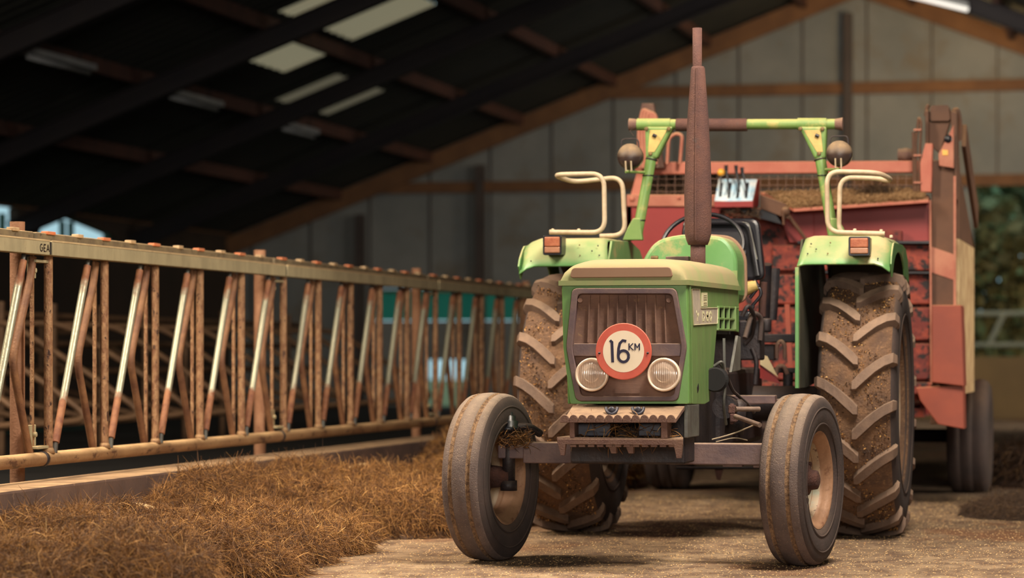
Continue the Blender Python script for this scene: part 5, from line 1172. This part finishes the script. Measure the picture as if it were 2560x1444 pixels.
# hay covered shelf on the right, its slanting bracket arm
sh = MB().prism([w(1900, 478, YW-0.02), w(2322, 487, YW-0.02), w(2322, 499, YW-0.25), w(1985, 522, YW-0.25)], (0, 0, -0.02)).build('hay_shelf', M['wagonrail'], WG, 0.004)
pa, pb_ = w(1905, 488, YW-0.1), w(2318, 492, YW-0.1); zb_ = w(2100, 482, YW-0.02).z; zl_ = w(1985, 520, YW-0.25).z; zr_ = w(2322, 496, YW-0.25).z
me = strands('shelf_hay', 12000, lambda r, n: (lambda t, q_: np.stack([q_*(pb_.x-pa.x-0.02-0.22*t)+pa.x+0.22*t, YW-0.02-0.23*t, (1-t)*zb_+t*(zl_+(zr_-zl_)*q_)+0.004], 1))(r.uniform(0, 1, n), r.uniform(0, 1, n)), 0.06, 0.0035, M['palehay'], 92, 0.015, 0.3)
o = bpy.data.objects.new('shelf_hay', me); COL.objects.link(o); me.transform(Matrix.Translation((2.44, -YW, 0))); o.parent = sh; o['kind'] = 'stuff'
p0 = w(2190, 480, YW-0.1)
me = strands('hay_tuft', 500, lambda r, n: np.stack([p0.x+r.normal(size=n)*0.06, p0.y+r.normal(size=n)*0.03, p0.z-0.03+np.abs(r.normal(size=n))*0.03], 1), 0.09, 0.004, M['darkhay'], 93)
o = bpy.data.objects.new('hay_tuft', me); COL.objects.link(o); me.transform(Matrix.Translation((2.44, -YW, 0))); o.parent = sh; o['kind'] = 'stuff'
MB().prism([w(1901, 486, YW-0.22), w(1975, 512, YW-0.22), w(1972, 548, YW-0.22), w(1900, 520, YW-0.22)], (0, 0.02, 0)).build('bracket_arm', M['wagonbrown'], WG, 0.004)
MB().tube([w(1968, 535, YW-0.2), w(2020, 605, YW-0.15)], 0.012, 8).cyl(w(1964, 528, YW-0.24), w(1964, 528, YW-0.18), 0.03, 12).tube([w(1958, 530, YW-0.24), w(1959, 562, YW-0.24)], 0.008, 6).build('stay', M['wagonbrown'], WG)
# control box with levers
yb = YW-0.35
cb = MB().prism([w(1788, 505, yb), w(1880, 508, yb), w(1897, 450, yb), w(1894, 520, yb), w(1880, 520, yb), w(1786, 516, yb)], (0, 0.1, 0))
cb = MB().bb(w(1786, 518, yb), Vector(w(1882, 502, yb))+Vector((0, 0.25, 0))); cb.prism([w(1881, 520, yb), w(1894, 448, yb+0.12), w(1899, 448, yb+0.25), w(1897, 515, yb+0.25)], (-0.004, 0, 0))
bx = cb.build('control_box', M['wagon'], WG, 0.004)
MB().prism([w(1786, 502, yb), w(1880, 505, yb), w(1893, 448, yb+0.12), w(1797, 447, yb+0.12)], (0, 0.012, 0.0)).build('control_panel', M['panelwhite'], bx, 0.002)
mb = MB(); lv = MB()
for i, u in enumerate((1806, 1826, 1846, 1866)):
    mb.prism([w(u-9+i*1.5, 495, yb-0.004+0.02), w(u-3+i*1.5, 495, yb-0.004+0.02), w(u+2+i*1.5, 456, yb-0.004+0.10), w(u-4+i*1.5, 456, yb-0.004+0.10)], (0, 0.002, 0))
mb.build('slot', M['black'], bx)
for i, (ub_, vb_, ut_, vt_) in enumerate(((1802, 480, 1802, 440), (1823, 480, 1816, 420), (1848, 480, 1841, 420), (1868, 482, 1856, 425))):
    l = MB().tube([w(ub_, vb_, yb+0.0), w(ut_, vt_, yb+0.02)], 0.007, 8).build('lever', M['black'], bx)
    if i == 0: MB().ball(w(1803, 431, yb+0.02), 0.026).build('yellow_knob', M['yellow'], l)
    else: MB().tube([w(ut_, vt_+16, yb+0.02), w(ut_-1, vt_-7, yb+0.02)], [0.009, 0.014], 10).build('grip', M['black'], l)
me = strands('box_straw', 160, lambda r, n: np.stack([r.uniform(w(1800, 520, yb).x, w(1900, 520, yb).x, n), r.uniform(yb, yb+0.2, n), r.uniform(1.93, 1.985, n)], 1), 0.1, 0.004, M['darkhay'], 95)
o = bpy.data.objects.new('box_straw', me); COL.objects.link(o); me.transform(Matrix.Translation((2.44, -YW, 0))); o.parent = bx; o['kind'] = 'stuff'
MB().bar(w(1840, 530, yb+0.1), w(1840, 590, YW), 0.05).build('box_arm', M['wagon'], bx)
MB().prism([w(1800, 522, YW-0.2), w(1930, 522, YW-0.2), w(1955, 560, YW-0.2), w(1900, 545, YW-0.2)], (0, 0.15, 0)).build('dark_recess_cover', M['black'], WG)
# right tower
tw = empty('lift_tower', w(2360, 700, YW-0.05), None, None, None, WG)
yt = YW-0.12
MB().prism([w(2330, 400, yt), w(2388, 400, yt), w(2388, 1060, yt), w(2326, 1060, yt)], (0, 0.12, 0)).build('column', M['wagonbrown'], tw, 0.006)
MB().bar(w(2387, 440, yt-0.02), w(2387, 762, yt-0.02), 0.016, 0.02, (0, 1, 0)).bar(w(2326, 500, yt-0.02), w(2328, 960, yt-0.02), 0.012, 0.02, (0, 1, 0)).build('edge_strip', M['wagonledge'], tw)
MB().prism([w(2328, 616, yt-0.01), w(2386, 636, yt-0.01), w(2386, 700, yt-0.01), w(2328, 680, yt-0.01)], (0, 0.01, 0)).build('pale_patch', M['wagonledge'], tw)
MB().prism([w(2300, 408, yt-0.06), w(2313, 358, yt-0.06), w(2332, 358, yt-0.06), w(2328, 480, yt-0.06), w(2302, 480, yt-0.06)], (0, 0.08, 0)).build('side_arm', M['wagonrail'], tw, 0.006)
MB().prism([w(2346, 385, yt-0.06), w(2384, 312, yt-0.06), w(2384, 420, yt-0.06), w(2348, 414, yt-0.06)], (0, 0.03, 0)).build('lug_plate', M['wagonledge'], tw, 0.004)
MB().cyl(w(2370, 347, yt-0.065), w(2370, 347, yt-0.03), 0.028, 16).build('pivot', M['black'], tw)
MB().prism([w(2355, 374, yt-0.066), w(2370, 375, yt-0.066), w(2370, 388, yt-0.066), w(2356, 388, yt-0.066)], (0, 0.004, 0)).build('yellow_mark', M['yellow'], tw)
MB().prism([w(2313, 275, yt), w(2322, 275, yt), w(2322, 360, yt), w(2313, 360, yt)], (0, 0.16, 0)).prism([w(2376, 275, yt), w(2392, 280, yt), w(2394, 500, yt), w(2384, 500, yt)], (0, 0.2, 0)).prism([w(2322, 304, yt+0.05), w(2376, 304, yt+0.05), w(2350, 385, yt+0.05), w(2322, 360, yt+0.05)], (0, 0.06, 0)).build('head_frame', M['wagonbrown'], tw, 0.006)
MB().prism([w(u, v, yt+0.02) for u, v in rpoly([(2324, 302), (2326, 264), (2372, 262), (2376, 302)], 8, 5)], (0, 0.14, 0)).tube([w(2314, 290, yt+0.08), w(2318, 268, yt+0.08), w(2322, 262, yt+0.08)], 0.012, 8).tube(arc_path([w(2378, 300, yt+0.1), w(2390, 268, yt+0.1), w(2398, 300, yt+0.15), w(2396, 350, yt+0.2)], 0.05), 0.022, 10).build('roller_head', M['wagonbrown'], tw, 0.01)
# hydraulic hoses beside the tower
MB().tube(arc_path([w(2290, 478, yt-0.05), w(2290, 350, yt-0.05), w(2297, 292, yt-0.05), w(2303, 305, yt-0.05), w(2299, 400, yt-0.05), w(2296, 478, yt-0.05)], 0.04), 0.009, 8).tube([w(2286, 478, yt-0.03), w(2284, 330, yt-0.03)], 0.012, 8).build('hydraulic_hose', M['wagonbrown'], WG)
mb = MB()
for v in (322, 386, 454): mb.bb(w(2284, v, yt-0.07), Vector(w(2303, v+4, yt-0.07))+Vector((0, 0.04, 0)))
mb.build('hose_clip', M['wagonledge'], WG)
MB().ball(w(2265, 386, yt+0.2), 0.045, (1.2, 1, 1)).tube([w(2245, 386, yt+0.2), w(2292, 386, yt+0.2)], 0.04, 12).build('roller', M['step'], WG)
# side of the wagon going back (right-hand side) and body sides
XWR = w(2388, 700, yt).x
MB().bb((XWR-0.02, YW-0.02, 0.75), (XWR+0.02, YW+1.7, 1.80)).build('side_sheet', M['wagondust'], WG, 0.004)
MB().prism([(XWR+0.02, YW-0.02, 1.80), (XWR+0.02, YW+1.7, 1.80), (XWR+0.02, YW+0.1, 2.25), (XWR+0.02, YW-0.02, 2.35)], (-0.04, 0, 0)).build('side_gusset', M['wagonbrown'], WG, 0.004)
MB().bar((XWR+0.045, YW+0.1, 2.5), (XWR+0.06, YW+1.25, 2.0), 0.03, 0.17).build('lift_arm', M['wagonbrown'], WG, 0.004)
XWL = w(1566, 700, YW).x
MB().bb((XWL, YW, 0.62), (XWL+0.04, YW+4.2, 2.05)).build('body_side', M['wagon'], WG, 0.004)
MB().bb((XWR-0.25, YW+0.1, 0.62), (XWR-0.21, YW+4.2, 2.05)).build('body_side', M['wagon'], WG, 0.004)
MB().bb((XWL, YW+4.16, 0.62), (XWR-0.21, YW+4.2, 1.9)).build('body_back', M['wagon'], WG, 0.004)
MB().bb((XWL+0.05, YW+0.05, 0.60), (XWR-0.22, YW+4.18, 0.66)).build('body_floor', M['wagondirty'], WG)
wpan('tool_box', [(2330, 762), (2403, 762), (2410, 965), (2330, 955)], 0.3, M['wagonorange'], YW-0.35, 0.006)
wpan('lower_box', [(2290, 968), (2408, 962), (2410, 1072), (2345, 1060), (2300, 1000)], 0.25, M['wagonorange'], YW-0.3, 0.006)
wpan('lower_beam', [(1880, 955), (2345, 955), (2345, 985), (1880, 985)], 0.2, M['wagondirty'], YW-0.1, 0.01)
MB().bb((-3.1, YW+0.1, 0.36), (-1.8, YW+3.8, 0.62)).bb((-2.54, 17.0, 0.42), (-2.34, YW+0.2, 0.56)).build('chassis', M['dark'], WG, 0.01)
MB().cyl((-3.4, 21.0, 0.42), (-1.35, 21.0, 0.42), 0.05, 12).build('axle', M['dark'], WG)
MB().bar(w(1968, 760, 17.9), w(1976, 915, 17.9), 0.035, 0.03).build('jack_post', M['wagonorange'], WG)
for x in (-3.5, -1.25):
    c = Vector((x, 21.0, 0.42)); e = empty('wagon_wheel', c, None, None, None, WG); ax_ = (1, 0, 0)
    pr = [(-0.11, 0.22), (-0.14, 0.25), (-0.155, 0.31), (-0.15, 0.37), (-0.13, 0.405), (-0.1, 0.418), (-0.055, 0.42), (-0.05, 0.41), (-0.04, 0.41), (-0.035, 0.42), (0.035, 0.42), (0.04, 0.41), (0.05, 0.41), (0.055, 0.42), (0.1, 0.418), (0.13, 0.405), (0.15, 0.37), (0.155, 0.31), (0.14, 0.25), (0.11, 0.22)]
    MB().lathe(pr, c, ax_, 56).build('tyre', M['tyre'], e)
    MB().lathe([(-0.12, 0.225), (-0.05, 0.2), (0.0, 0.1), (0.0, 0.0)], c, ax_, 36).lathe([(0.12, 0.225), (0.05, 0.2), (0.01, 0.1), (0.01, 0)], c, ax_, 36).build('rim', M['hub'], e)
# left hose bundle and bracket above the wagon
mb = MB()
for i in range(4): mb.tube(arc_path([w(1600+i*8, 420, YW-0.1), w(1596+i*8, 320, YW-0.1), w(1608+i*7, 268+i*4, YW-0.1), w(1632+i*3, 290, YW-0.1), w(1640, 410, YW-0.1)], 0.09), 0.012, 8)
mb.build('hose_bundle', M['wagonledge'], WG)
MB().prism([w(1604, 258, YW-0.06), w(1634, 258, YW-0.06), w(1640, 300, YW-0.06), w(1660, 420, YW-0.06), w(1590, 420, YW-0.06), w(1596, 300, YW-0.06)], (0, 0.06, 0)).build('hose_mast', M['step'], WG, 0.008)
MB().tube(arc_path([w(1668, 410, YW-0.05), w(1672, 345, YW-0.05), w(1690, 333, YW-0.05), w(1706, 338, YW-0.05), w(1700, 410, YW-0.05)], 0.03), 0.012, 8).build('hoop', M['wagonledge'], WG)
